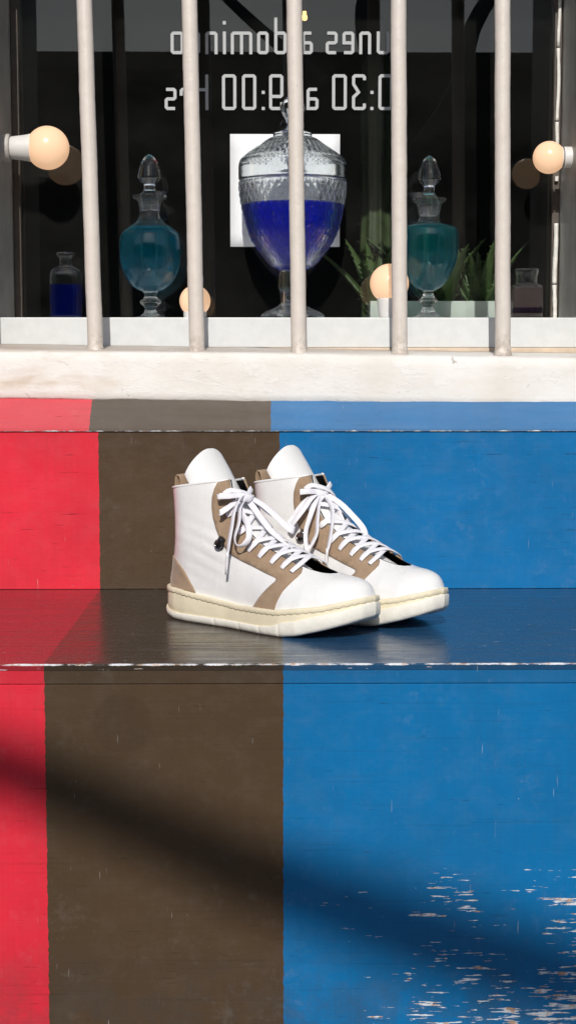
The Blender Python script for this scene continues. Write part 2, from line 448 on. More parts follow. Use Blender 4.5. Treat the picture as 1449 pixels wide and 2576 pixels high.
# unseen pole added behind the camera to cast the soft shadow across the lower panel
pole_pts = []
for (x, z, far) in ((-.72, .07, 5.0), (-.244, -.098, 5.6), (0.013, -.210, 6.3), (.285, -.305, 7.4), (.75, -.43, 9.0)):
    pole_pts.append(Vector((x, Y1, z)) + TO_SUN * far)
b = MB(); b.tube(crom(pole_pts, 24), [.0200 + .028 * i / 23 for i in range(24)], 12)
tag(b.build('shadow_pole', M['pole'], smooth=True), 'unseen bent dark pole added behind the viewer to throw the soft shadow band', 'pole')

# ------------------------------------------------------------------ painted bench
bench = tag(empty('painted_bench', (0, 1.6, -.46)), 'painted wooden bench with red, brown and blue fields under the window', 'bench')
def bpart(mb, name, m, smooth=False):
    o = mb.build(name, m, None, smooth); o.parent = bench
    o.matrix_parent_inverse = bench.matrix_basis.inverted() if False else Matrix.Translation((0, -1.6, .46))
    return o
BX = 1.15
def strip_mesh(prof, nx=1, x0=-BX, x1=BX):
    """extrude a closed (y, z) profile along x"""
    m = MB(); k = len(prof)
    xs = np.linspace(x0, x1, nx + 1)
    for x in xs:
        m.v += [(x, y, z) for (y, z) in prof]
    for i in range(nx):
        for j in range(k):
            j2 = (j + 1) % k
            m.f.append((i * k + j, i * k + j2, (i + 1) * k + j2, (i + 1) * k + j))
    m.f.append(tuple(range(k))); m.f.append(tuple(nx * k + j for j in range(k)))
    return m
def wobble(mb, amp):
    for i, (x, y, z) in enumerate(mb.v):
        if y < Y1 + .004:
            w_ = mnoise.noise(Vector((x * 55, z * 9, 4))) * amp + min(0, mnoise.noise(Vector((x * 16, 3, 8))) + .25) * amp * 1.6
            mb.v[i] = (x, y - w_, z + (w_ * .6 if z > -.003 else 0))
    return mb
def arc(cy_, cz_, r, a0, a1, n=5):
    return [(cy_ + r * math.cos(R(a0 + (a1 - a0) * i / (n - 1))), cz_ + r * math.sin(R(a0 + (a1 - a0) * i / (n - 1)))) for i in range(n)]
# seat board: rounded worn front arris
bpart(wobble(strip_mesh([(Y2 + .03, -.006), (Y2 + .03, 0), (Y1 + .012, 0)] + arc(Y1 + .0015, -.0015, .0015, 90, 180) + [(Y1, -.006)], 700), .0005), 'seat_board', M['seat'])
bpart(wobble(strip_mesh([(Y1 + .02, -.0063), (Y1 + .0006, -.0063), (Y1 + .0004, -.0182), (Y1 + .0012, -.0190), (Y1 + .02, -.0190)], 500), .0004), 'front_edging', M['nosing'])
bpart(strip_mesh([(Y1 + .018, -.0194), (Y1 + .0014, -.0194), (Y1 + .0008, -.0200), (Y1 + .0008, -.455), (Y1 + .018, -.455)]), 'front_panel', M['front'])
bpart(strip_mesh([(Y2, .0006), (Y2 + .016, .0006), (Y2 + .016, ZR - .001), (Y2, ZR - .001)]), 'riser_panel', M['back'])
# sloping strip between riser and sill; front lip overhangs the riser by 2 mm
bpart(strip_mesh([(Y2 - .0025, ZR + .0035), (Y2 - .0025, ZR), (Y2 + .03, ZR), (YS + .012, ZS + .012), (YS + .007, ZS + .012)]), 'ledge_strip', M['strip'])

# ------------------------------------------------------------------ sill (uneven plaster)
def sill():
    m = MB(); nx = 260
    prof0 = [(1.8985, .2270, 'b'), (1.8915, .2275, 'b'), (1.8885, .2300, 'b'), (1.8880, .238, ''), (1.8880, .250, ''), (1.8882, .262, ''), (1.8885, .274, ''), (1.8892, .2825, ''),
             (1.8910, .2862, ''), (1.8950, .2880, ''), (1.905, .2890, ''), (1.93, .2912, ''), (1.96, .2935, ''), (1.992, .296, ''), (1.992, .27, ''), (1.93, .24, '')]
    k = len(prof0)
    for i in range(nx + 1):
        x = -BX + 2 * BX * i / nx
        for (y, z, f) in prof0:
            n1 = mnoise.noise(Vector((x * 14, z * 30, 3))); n2 = mnoise.noise(Vector((x * 60, z * 70, 9)))
            dy = n1 * .0012 + n2 * .0005
            dz = mnoise.noise(Vector((x * 22, 5, 1))) * .0006 + mnoise.noise(Vector((x * 3, 8, 1))) * .0012
            if f == 'b': dz += mnoise.noise(Vector((x * 75, 2, 7))) * .0012 + mnoise.noise(Vector((x * 20, 2, 7))) * .0018
            m.v.append((x, y + dy, z + dz - x * .0155 + .0002))
    for i in range(nx):
        for j in range(k):
            j2 = (j + 1) % k
            m.f.append((i * k + j, i * k + j2, (i + 1) * k + j2, (i + 1) * k + j))
    m.f.append(tuple(range(k))); m.f.append(tuple(nx * k + j for j in range(k)))
    return m
tag(sill().build('window_sill', M['sill'], smooth=True), 'thick uneven white plaster sill below the barred window', 'sill')

# ------------------------------------------------------------------ window: shelf board, frame, pane, lettering
win = tag(empty('shop_window', (.025, YPANE, .25)), 'dark shop window with mirrored white opening hours lettering', 'window')
def wpart(o, parent=None):
    o.parent = parent or win
    if parent is None: o.matrix_parent_inverse = Matrix.Translation((-.025, -YPANE, -.25))
    return o
b = MB(); b.box(WL + .0012, WR + .35, YBOARD, YPANE + .02, ZLEDGE - .0385, ZLEDGE, .0012)
for i, q in enumerate(b.v):
    pass
shelf = wpart(b.build('shelf_board', M['board']))
b = MB(); b.box(WL + .0012, WR + .35, YBOARD - .003, YPANE, .270, ZLEDGE - .0388, .0008)
wpart(b.build('batten', M['batten']))
b = MB(); b.box(WL + .001, WL + .010, YPANE - .012, YPANE + .03, ZLEDGE + .001, .98)
wpart(b.build('frame_stile', M['frame_dark']))
# right stile: flaking white bead, broken off in places
b = MB(); b.box(WR - .010, WR - .001, YPANE - .010, YPANE + .03, ZLEDGE + .001, .98)
wpart(b.build('frame_stile', M['frame_dark']))
for (z0, z1, w) in ((ZLEDGE + .002, .383, .0065), (.3845, .466, .0070), (.523, .5295, .0055), (.541, .602, .0055), (.604, .70, .0052), (.702, .975, .005)):
    m = MB(); n = 26; pts = []; rad = []
    for i in range(n):
        t = i / (n - 1); z = z0 + (z1 - z0) * t
        pts.append((WR - .0056 + .0007 * math.sin(z * 60), YPANE - .0145 + .0004 * mnoise.noise(Vector((z * 120, 1, 2))), z))
        rad.append(w * .5 * (.93 + .16 * mnoise.noise(Vector((z * 90, 4, 2)))))
    m.tube(pts, rad, 8)
    o = m.build('bead', M['frame_white'], smooth=True); wpart(o)
b = MB(); b.box(WL + .0102, WR - .0102, YPANE, YPANE + .004, ZLEDGE + .001, .98)
pane = wpart(b.build('pane', M['pane']))

# lettering: stroked glyphs, seen from behind
FD = 3850.0
def img2w(px, py, Y):
    """place in the wall plane, from a measured drawing of the facade"""
    p_, y_ = R(5.5), R(.7)
    fw = Vector((math.sin(y_) * math.cos(p_), math.cos(y_) * math.cos(p_), -math.sin(p_)))
    r_ = Vector((math.cos(y_), -math.sin(y_), 0)); u_ = r_.cross(fw)
    d = fw + r_ * ((px - 724.5) / FD) - u_ * ((py - 1288) / FD)
    return Vector((0, 0, .274)) + d * (Y / d.y)
def stroke(mb, pts, closed, w, y, th=.0004):
    n = len(pts); P = [Vector((p[0], p[1])) for p in pts]; L_, R_ = [], []
    for i in range(n):
        a = P[(i - 1) % n] if (closed or i > 0) else None
        c = P[(i + 1) % n] if (closed or i < n - 1) else None
        if a is None: t1 = t2 = (c - P[i]).normalized()
        elif c is None: t1 = t2 = (P[i] - a).normalized()
        else: t1 = (P[i] - a).normalized(); t2 = (c - P[i]).normalized()
        n1 = Vector((-t1.y, t1.x)); n2 = Vector((-t2.y, t2.x)); m_ = (n1 + n2)
        m_ = m_ / max(.35, m_.dot(n1)); 
        L_.append(P[i] + m_ * w / 2); R_.append(P[i] - m_ * w / 2)
    v = []; f = []
    for i in range(n):
        for (q, yy) in ((L_[i], y), (R_[i], y), (R_[i], y + th), (L_[i], y + th)): v.append((q.x, yy, q.y))
    for i in range(n if closed else n - 1):
        j = (i + 1) % n
        for k in range(4):
            k2 = (k + 1) % 4
            f.append((i * 4 + k, i * 4 + k2, j * 4 + k2, j * 4 + k))
    if not closed: f.append((0, 1, 2, 3)); f.append(tuple((n - 1) * 4 + k for k in (3, 2, 1, 0)))
    mb.add(v, f)
C_ = .22
def rect(x0, x1, z0, z1, c):
    return [(x0 + c, z0), (x1 - c, z0), (x1, z0 + c), (x1, z1 - c), (x1 - c, z1), (x0 + c, z1), (x0, z1 - c), (x0, z0 + c)]
def glyph(ch, w, h, s):
    """strokes of a glyph in a box w wide, x-height/cap height h (metres), centre lines inset by half a stroke"""
    a = s / 2; x0, x1, z0, z1 = a, w - a, a, h - a; c = s * .45; mz = h * .5
    if ch in 'o0': return [(rect(x0, x1, z0, z1, c), True)]
    if ch == 'n': return [([(x0, 0), (x0, z1 - c), (x0 + c, z1), (x1 - c, z1), (x1, z1 - c), (x1, 0)], False)]
    if ch == 'u': return [([(x0, h), (x0, z0 + c), (x0 + c, z0), (x1 - c, z0), (x1, z0 + c), (x1, h)], False)]
    if ch == 'm':
        mx = w / 2
        return [([(x0, 0), (x0, z1 - c), (x0 + c, z1), (x1 - c, z1), (x1, z1 - c), (x1, 0)], False), ([(mx, 0), (mx, z1 - a)], False)]
    if ch == 'i': return [([(w / 2, 0), (w / 2, h)], False), ([(w / 2, h + s * 2.2), (w / 2, h + s * 3.3)], False)]
    if ch == 'd': return [(rect(x0, x1, z0, z1, c), True), ([(x1, h - c), (x1, h * 1.62)], False)]
    if ch == 'l': return [([(w / 2, 0), (w / 2, h * 1.62)], False)]
    if ch == 'g': return [(rect(x0, x1, z0, z1, c), True), ([(x1, z0), (x1, -h * .25), (x1 - c, -h * .32), (x0 + s, -h * .32)], False)]
    if ch == 'a': return [([(x0, z1), (x1 - c, z1), (x1, z1 - c), (x1, z0), (x0 + c, z0), (x0, z0 + c), (x0, mz - c), (x0 + c, mz), (x1 - a, mz)], False)]
    if ch == 's': return [([(x1, z1), (x0 + c, z1), (x0, z1 - c), (x0, mz + c), (x0 + c, mz), (x1 - c, mz), (x1, mz - c), (x1, z0 + c), (x1 - c, z0), (x0, z0)], False)]
    if ch == 'e': return [([(x1, z0), (x0 + c, z0), (x0, z0 + c), (x0, z1 - c), (x0 + c, z1), (x1 - c, z1), (x1, z1 - c), (x1, mz), (x0 + a, mz)], False)]
    if ch == 'r': return [([(x0, 0), (x0, h)], False), ([(x0 + a, z1), (x1 - c, z1), (x1, z1 - c), (x1, z1 - h * .28)], False)]
    if ch == 'h': return [([(x0, 0), (x0, h * 1.62)], False), ([(x0 + a, z1), (x1 - c, z1), (x1, z1 - c), (x1, 0)], False)]
    if ch == '1': return [([(w / 2, 0), (w / 2, h)], False)]
    if ch == '9': return [(rect(x0, x1, h * .38, z1, c), True), ([(x1, h * .38), (x1, z0 + c), (x1 - c, z0), (x0 + c, z0), (x0, z0 + c), (x0, h * .22)], False)]
    if ch == '3': return [([(x0, z1 - h * .12), (x0, z1 - c), (x0 + c, z1), (x1 - c, z1), (x1, z1 - c), (x1, h * .72), (x0 + w * .42, h * .50), (x1, h * .36), (x1, z0 + c), (x1 - c, z0), (x0 + c, z0), (x0, z0 + c), (x0, z0 + h * .14)], False)]
    if ch == ':': return [([(w / 2, 0), (w / 2, s)], False), ([(w / 2, h * .45), (w / 2, h * .45 + s)], False)]
def text_line(name, items, base, hgt):
    m = MB()
    for (ch, xl, xr, hh) in items:
        pl, pr = img2w(xl, base, YPANE), img2w(xr, base, YPANE); pt = img2w(xl, base - hh, YPANE)
        w = pr.x - pl.x; h = pt.z - pl.z
        for q, (pts, cl) in enumerate(glyph(ch, w, h, .0042)):
            stroke(m, [(pr.x - x, pl.z + z) for (x, z) in pts], cl, .0042, YPANE - .0008 - .00005 * q)
    return wpart(m.build(name, M['vinyl']), pane)
t1 = text_line('lettering', [('o', 430, 463, 57), ('g', 471, 504, 57), ('n', 517, 548, 57), ('i', 558, 572, 57), ('m', 581, 635, 57), ('o', 647, 676, 57), ('d', 690, 721, 57),
    ('a', 759, 787, 57), ('s', 819, 849, 57), ('e', 861, 891, 57), ('n', 903, 933, 57), ('u', 947, 979, 57), ('l', 990, 1004, 57)], 136.5, 57)
t2 = text_line('lettering', [('s', 415, 445, 56), ('r', 453, 480, 56), ('h', 488, 525, 55), ('0', 559, 595, 90), ('0', 609, 645, 90), (':', 656, 669, 90), ('9', 677, 713, 90), ('1', 738, 752, 90),
    ('a', 771, 801, 56), ('0', 835, 872, 90), ('3', 885, 920, 90), (':', 928, 942, 90), ('0', 951, 988, 90), ('1', 998, 1012, 90)], 277, 90)

# sheet of paper stuck to the glass
a0, a1 = img2w(580, 621, YPANE), img2w(855, 338, YPANE)
m = MB(); nn = 8
for i in range(nn + 1):
    for j in range(nn + 1):
        m.v.append((a0.x + (a1.x - a0.x) * i / nn, YPANE - .0012 - .0012 * (i / nn - .5) ** 2, a0.z + (a1.z - a0.z) * j / nn))
for i in range(nn):
    for j in range(nn):
        m.f.append((i * (nn + 1) + j, (i + 1) * (nn + 1) + j, (i + 1) * (nn + 1) + j + 1, i * (nn + 1) + j + 1))
o = m.build('paper_sheet', M['paper'], smooth=True)
sm = o.modifiers.new('thick', 'SOLIDIFY'); sm.thickness = .0002; sm.offset = -1
tag(o, 'blank white paper sheet on the glass behind the blue jar', 'paper')

# ------------------------------------------------------------------ window grille
gr = tag(empty('window_grille', (0, YBAR, .28)), 'grille of five round cream painted iron bars in front of the window', 'grille')
def gpart(o):
    o.parent = gr; o.matrix_parent_inverse = Matrix.Translation((0, -YBAR, -.28)); return o
for k, (xt, xb, yb) in enumerate(((213, 241, 884), (477, 496, 890), (740, 752, 891), (1002, 1005, 890), (1263, 1264, 888))):
    A, B_ = img2w(xb, yb, YBAR), img2w(xt, 0, YBAR)
    top = A + (B_ - A) * (.90 - A.z) / (B_.z - A.z)
    m = MB(); n = 110; pts, rad = [], []
    for i in range(n):
        t = i / (n - 1); p = A + (top - A) * t + Vector((0, 0, -.004 * (1 - t)))
        pts.append(p + Vector((mnoise.noise(Vector((t * 9, k, 0))) * .0005, 0, 0)))
        rad.append(.0096 + (.0024 if t < .004 else .0010 if t < .012 else 0) + mnoise.noise(Vector((t * 60, k * 3, 1))) * .00018)
    m.tube(pts, rad, 20)
    for i, q in enumerate(m.v):
        v_ = Vector(q); d_ = mnoise.noise(v_ * 150) * .00025 + max(0, mnoise.noise(v_ * 420 + Vector((k, 0, 0))) - .45) * .0012
        m.v[i] = tuple(v_ + Vector((v_.x - A.x, v_.y - A.y, 0)).normalized() * d_ if (v_ - A).length > .001 else v_)
    gpart(m.build('bar', M['bar'], smooth=True))
m = MB(); m.box(WL - .02, WR + .02, YBAR - .004, YBAR + .004, .885, .915, .001)
gpart(m.build('cross_rail', M['bar']))

# unseen tree added behind the camera for dark mirrored limbs in the glass
tr = tag(empty('added_tree', (1.05, -6.0, -.46)), 'bare forked tree added behind the viewer, unseen but mirrored in the glass', 'tree')
def limb(name, pts, r):
    m = MB(); P = crom([(x - 1.05, y + 6.0, z + .46) for (x, y, z) in pts], 24)
    m.tube(P, [r[0] + (r[1] - r[0]) * i / 23 for i in range(24)], 9); return m.build(name, M['pole'], tr, True)
limb('trunk', [(1.05, -6, -.46), (1.00, -6.02, .6), (.86, -6, 1.5), (.70, -6, 2.15)], (.12, .075))
limb('limb', [(.70, -6, 2.12), (.62, -6, 2.55), (.72, -6, 3.0), (.78, -6.1, 3.5)], (.07, .045))
limb('limb', [(.86, -6, 1.5), (1.20, -5.9, 2.0), (1.32, -5.9, 2.45), (1.55, -5.9, 2.85), (1.75, -5.9, 3.4)], (.075, .04))
limb('limb', [(.78, -6, 1.8), (.10, -6.1, 2.35), (-.35, -6.1, 2.75), (-.9, -6.1, 3.3)], (.05, .025))

# ------------------------------------------------------------------ lamps
def axis_mat(d):
    return Vector(d).to_track_quat('Z', 'Y').to_matrix()
def bulb(base, d, globe_r, length, name_label, ribs=False, socket=True, group='opal globe bulbs lit around the window', dark_socket=False, base_r=None):
    """base = where the socket meets its surface, d = direction the bulb points, length to the globe centre"""
    root = tag(empty('globe_bulb', base), name_label, 'light bulb', group)
    Mx = axis_mat(d); g = globe_r; L = length; br = base_r or g * .52
    m = MB(); prof = []
    a0 = math.asin(.80)
    for i in range(25):
        a = -math.pi / 2 + .68 + (math.pi - .68) * i / 24
        prof.append((g * math.cos(a), L + g * math.sin(a)))
    prof[-1] = (0, L + g)
    zj, rj = prof[0][1], prof[0][0]
    m.lathe(prof, 40, axis=Mx); m.build('globe', M['bulb'], root, True)
    zs = .010 if socket else 0.0
    m = MB()
    def rf(r, z, a): return r * (1 - (.06 * max(0, math.cos(a * 18)) if ribs and zs + .002 < z < zj - .006 else 0))
    m.lathe([(0, zs), (br * .9, zs), (br, zs + .002), (br + (rj - br) * .35, zs + (zj - zs) * .45), (br + (rj - br) * .7, zs + (zj - zs) * .75), (rj * 1.012, zj - .001), (rj * 1.012, zj + .0006), (rj * .9, zj + .0008), (0, zj + .0008)], 72, axis=Mx, rfun=rf)
    m.build('bulb_housing', M['socket'], root, True)
    if socket:
        m = MB(); sr = br * 1.22
        m.lathe([(0, 0), (sr, 0), (sr, .0085), (sr * .96, .0099), (br * .7, .0099), (0, .0099)], 40, axis=Mx)
        m.build('socket', M['socket_shade'] if dark_socket else M['socket'], root, False)
    return root
pL = img2w(35, 374, YBULB); cL = img2w(121, 372, YBULB)
bulb((WL, YBULB, cL.z), (1, 0, 0), .0282, cL.x - WL, 'largest lit globe bulb, mounted on the left window reveal', dark_socket=True)
cR = img2w(1380, 395, YBULB)
bulb((WR, YBULB, cR.z), (-1, 0, -.02), .0212, WR - cR.x, 'lit globe bulb with ribbed neck on the right window reveal', ribs=True)
c2 = img2w(491, 757, 2.045)
bulb((c2.x, 2.045, ZLEDGE), (0, 0, 1), .0205, c2.z - ZLEDGE, 'small lit bulb on the shelf right of the round teal decanter', ribs=True, base_r=.0125)
c3 = img2w(979, 713, 2.02)
bulb((c3.x, 2.02, ZLEDGE), (0, 0, 1), .0255, c3.z - ZLEDGE, 'lit bulb on the shelf before the planter, left of the urn decanter', socket=False, base_r=.0135)

# ------------------------------------------------------------------ glassware
def shell(outer, th, bottom):
    """closed glass profile: outer side up, inner side down; bottom = inner floor z"""
    inner = [(max(r - th, .0005), z) for (r, z) in outer if z > bottom]
    return [(0, outer[0][1])] + outer + inner[::-1] + [(0, bottom)]
def cr2(p, n): return [tuple(q) for q in crom(p, n)]
def prof_px(raw, k, z0): return [(r * k, (z0 - y) * k) for (r, y) in raw]

def decanter(px, Y, raw_body, raw_stop, k, zfoot, liq_top, liq_bot, mat_liq, label, hollow_from):
    c = img2w(px, 700, Y); root = tag(empty('decanter', (c.x, Y, ZLEDGE + .0002)), label, 'decanter', 'stoppered glass decanters in the window')
    body = prof_px(raw_body, k, zfoot)                    # bottom to top
    bz = (zfoot - hollow_from) * k
    outer = cr2(body, 90)
    outer = [(max(r, .001), z) for r, z in outer]
    m = MB(); m.lathe(shell(outer, .0022, bz), 64); m.build('body', M['wall_glass'], root, True)
    lt, lb = (zfoot - liq_top) * k, (zfoot - liq_bot) * k
    li = [(max(r - .0019, .0006), z) for (r, z) in outer if lb < z < lt]
    m = MB(); m.lathe([(0, lb)] + li + [(li[-1][0], lt), (0, lt)], 64); m.build('liquid', mat_liq, root, True)
    st = cr2(prof_px(raw_stop, k, zfoot), 60); st = [(max(r, .0004), z) for r, z in st]
    m = MB(); m.lathe([(0, st[0][1])] + st + [(0, st[-1][1])], 48); m.build('stopper', M['glass'], root, True)
    return root
decanter(379, YJAR, [(222, 2070), (220, 2062), (130, 2035), (100, 2012), (76, 1985), (70, 1950), (86, 1920), (132, 1872), (92, 1832), (70, 1800), (82, 1762), (105, 1745), (175, 1715), (252, 1650), (316, 1550), (351, 1450), (366, 1350), (371, 1250), (362, 1130), (345, 1065), (290, 1010), (215, 960), (152, 905), (126, 850), (124, 780), (132, 720), (155, 680), (195, 655), (205, 635), (200, 612), (150, 608)],
    [(100, 790), (104, 740), (110, 640), (108, 596), (76, 560), (66, 520), (72, 485), (118, 440), (141, 408), (131, 350), (106, 250), (58, 165), (12, 132)], .0001108, 2070, 988, 1748, M['teal'],
    'round shouldered decanter of teal liquid with pointed stopper, left of the blue jar', 1755)
decanter(1077, YJAR, [(222, 1985), (216, 1975), (160, 1955), (100, 1920), (76, 1880), (66, 1850), (82, 1812), (112, 1780), (76, 1740), (60, 1690), (76, 1664), (150, 1625), (215, 1555), (272, 1450), (315, 1350), (336, 1220), (338, 1100), (332, 1010), (310, 962), (250, 935), (150, 905), (124, 860), (120, 800), (134, 735), (150, 690), (188, 668), (198, 650), (194, 630), (150, 625)],
    [(96, 830), (112, 760), (118, 660), (100, 620), (74, 590), (60, 555), (62, 500), (84, 470), (122, 432), (132, 408), (112, 300), (70, 200), (12, 152)], .0001165, 1985, 928, 1668, M['green'],
    'straight sided urn decanter of green teal liquid with stopper, before the aloe planter', 1672)

def blue_jar():
    k = .0001214; z0 = 2500
    c = img2w(736, 700, YJAR); root = tag(empty('apothecary_jar', (c.x, YJAR, ZLEDGE + .0002)), 'large faceted glass jar of royal blue liquid with domed lid, behind the middle bar', 'glass jar')
    def facet(nf, amp, za, zb, slope):
        def f(r, z, a):
            if not (za < z < zb): return r
            u = a * nf / (2 * math.pi); w = (z - za) * slope
            t1 = abs(((u + w) % 1) - .5) * 2; t2 = abs(((u - w) % 1) - .5) * 2
            e = min(1, (z - za) / .004, (zb - z) / .004)
            return r - amp * e * (1 - min(t1, t2))
        return f
    raw = [(350, 2500), (350, 2474), (340, 2452), (290, 2420), (220, 2392), (150, 2352), (116, 2305), (110, 2245), (140, 2200), (160, 2140), (134, 2085), (110, 3520), (114, 2004), (150, 1975), (240, 1925), (312, 1850), (392, 1750), (456, 1650), (502, 1550), (542, 1400), (568, 1270), (587, 1150), (592, 1060), (586, 1030), (572, 1012)]
    outer = cr2(prof_px(raw, k, z0), 190)
    bz = (z0 - 1992) * k
    fb = facet(44, .0019, (z0 - 1950) * k, (z0 - 1035) * k, 58.)
    inner = [(r - .0032, z) for (r, z) in outer if z > bz]
    m = MB(); m.lathe([(0, 0)] + outer, 352, rfun=fb)
    n1 = len(m.v)
    m.lathe(inner[::-1] + [(0, bz)], 352)
    # close the rim between outer and inner walls
    ro = list(range(n1 - 352, n1)); ri = list(range(n1, n1 + 352))
    for q in range(352): m.f.append((ro[q], ro[(q + 1) % 352], ri[(q + 1) % 352], ri[q]))
    m.build('bowl', M['wall_glass'], root, False)
    lt, lb = (z0 - 1270) * k, bz + .0004
    li = [(max(r - .0030, .0006), z) for (r, z) in outer if lb < z < lt]
    m = MB(); m.lathe([(0, lb)] + li + [(li[-1][0], lt), (0, lt)], 352, rfun=lambda r, z, a: fb(r, z, a) if r > li[-1][0] * .3 and z < lt - .0005 else r); m.build('liquid', M['blue'], root, False)
    lid = [(560, 1008), (584, 1004), (588, 960), (588, 880), (586, 850), (574, 800), (540, 760), (462, 700), (352, 625), (262, 566), (214, 548), (212, 520), (196, 500), (130, 488), (84, 470)]
    lo = cr2(prof_px(lid, k, z0), 70)
    fl = facet(44, .0016, (z0 - 790) * k, (z0 - 570) * k, 62.)
    m = MB(); m.lathe(lo, 352, rfun=fl); n1 = len(m.v); e0 = list(range(0, 352)); e1 = list(range(n1 - 352, n1))
    fin = prof_px([(84, 470), (66, 430), (64, 400), (84, 345), (112, 300), (136, 250), (126, 200), (76, 135), (20, 92)], k, z0)
    def fk(r, z, a): return r * (1 - .05 * abs(math.sin(a * 5)))
    m.lathe(cr2(fin, 40)[1:] + [(0, (z0 - 88) * k)], 352, rfun=fk)
    for q in range(352): m.f.append((e1[q], e1[(q + 1) % 352], n1 + (q + 1) % 352, n1 + q))
    n2 = len(m.v); inn = [(max(r - .0034, .001), z - .0018) for (r, z) in lo if z < (z0 - 560) * k]
    m.lathe(inn + [(0, inn[-1][1])], 352)
    for q in range(352): m.f.append((e0[q], e0[(q + 1) % 352], n2 + (q + 1) % 352, n2 + q))
    m.build('lid', M['glass'], root, False)
    return root
blue_jar()

def small_bottle(px, Y, raw, k, z0, liquids, label, sq):
    c = img2w(px, 760, Y); root = tag(empty('small_bottle', (c.x, Y, ZLEDGE + .0002)), label, 'bottle', 'small bottles at the ends of the shelf')
    def rf(r, z, a):       # body a rounded square, neck round
        if z > sq * 1.25: return r
        t = min(1, max(0, (sq * 1.25 - z) / (sq * .25)))
        p = 5.0; q = (abs(math.cos(a)) ** p + abs(math.sin(a)) ** p) ** (-1 / p)
        return r * (1 + (q - 1) * t * .9)
    outer = cr2(prof_px(raw, k, z0), 70); outer = [(max(r, .001), z) for r, z in outer]
    m = MB(); m.lathe(shell(outer, .0016, .003), 72, rfun=rf); m.build('glass', M['wall_glass'], root, True)
    for (nm, yt, yb, mt) in liquids:
        lt, lb = (z0 - yt) * k, max((z0 - yb) * k, .0028)
        li = [(max(r - .0013, .0006), z) for (r, z) in outer if lb < z < lt]
        m = MB(); m.lathe([(0, lb), (li[0][0], lb)] + li + [(li[-1][0], lt), (0, lt)], 72, rfun=rf); m.build(nm, mt, root, True)
    return root
kb = .5019 * 2.06 / FD
small_bottle(167.5, 2.06, [(70, 668), (75, 664), (76, 640), (76, 560), (76, 480), (75, 445), (66, 424), (48, 414), (34, 408), (32, 395), (32, 375), (36, 366), (45, 358), (45, 346), (40, 342), (26, 341)], kb, 668,
    [('liquid', 500, 662, M['navy'])], 'small stopperless bottle half full of navy liquid at the left shelf end', (668 - 440) * kb)
kb2 = .5035 * 2.06 / FD
small_bottle(1323, 2.06, [(70, 678), (75, 674), (76, 650), (76, 600), (76, 560), (75, 530), (72, 514), (60, 508), (53, 504), (52, 490), (52, 470), (54, 458), (58, 450), (58, 436), (54, 431), (44, 430)], kb2, 678,
    [('residue', 524, 622, M['murky']), ('sediment', 622.5, 650, M['purple']), ('residue', 650.5, 673, M['murky'])], 'squat murky bottle with a purple sediment band at the right shelf end', (678 - 520) * kb2)

# ------------------------------------------------------------------ plants behind the glass
def planter():
    y0 = 2.165; a, c = img2w(931, 757, y0), img2w(1262, 766, y0)
    root = tag(empty('planter_box', ((a.x + c.x) / 2, y0 + .045, ZLEDGE - .05)), 'low pale planter box behind the glass holding aloe plants', 'planter')
    zt = a.z; z0 = ZLEDGE - .05; ox = (a.x + c.x) / 2; oy = y0 + .045; hw = (c.x - a.x) / 2
    m = MB()
    m.box(-hw, hw, -.045, -.039, 0, zt - z0, .001); m.box(-hw, hw, .039, .045, 0, zt - z0, .001)
    m.box(-hw, -hw + .006, -.0388, .0388, 0, zt - z0 - .0003, .001); m.box(hw - .006, hw, -.0388, .0388, 0, zt - z0 - .0003, .001)
    m.box(-hw + .0062, hw - .0062, -.0388, .0388, .001, .006)
    m.build('box', M['planter'], root)
    m = MB(); n = 24
    for i in range(n + 1):
        for j in range(7):
            x = -hw + .0063 + (2 * hw - .0126) * i / n; y = -.0385 + .077 * j / 6
            m.v.append((x, y, zt - z0 - .012 + .004 * mnoise.noise(Vector((x * 60, y * 60, 2)))))
    for i in range(n):
        for j in range(6): m.f.append((i * 7 + j, (i + 1) * 7 + j, (i + 1) * 7 + j + 1, i * 7 + j + 1))
    m.build('soil', M['soil'], root, True)
    m = MB(); m.box(-hw - .02, hw + .02, -.08, .08, -.4, -.0005)
    st = m.build('planter_plinth', M['room']); st.location = (ox, oy, z0)
    tag(st, 'dark plinth under the aloe planter inside the shop', 'plinth')
    return zt - .012
zsoil = planter()

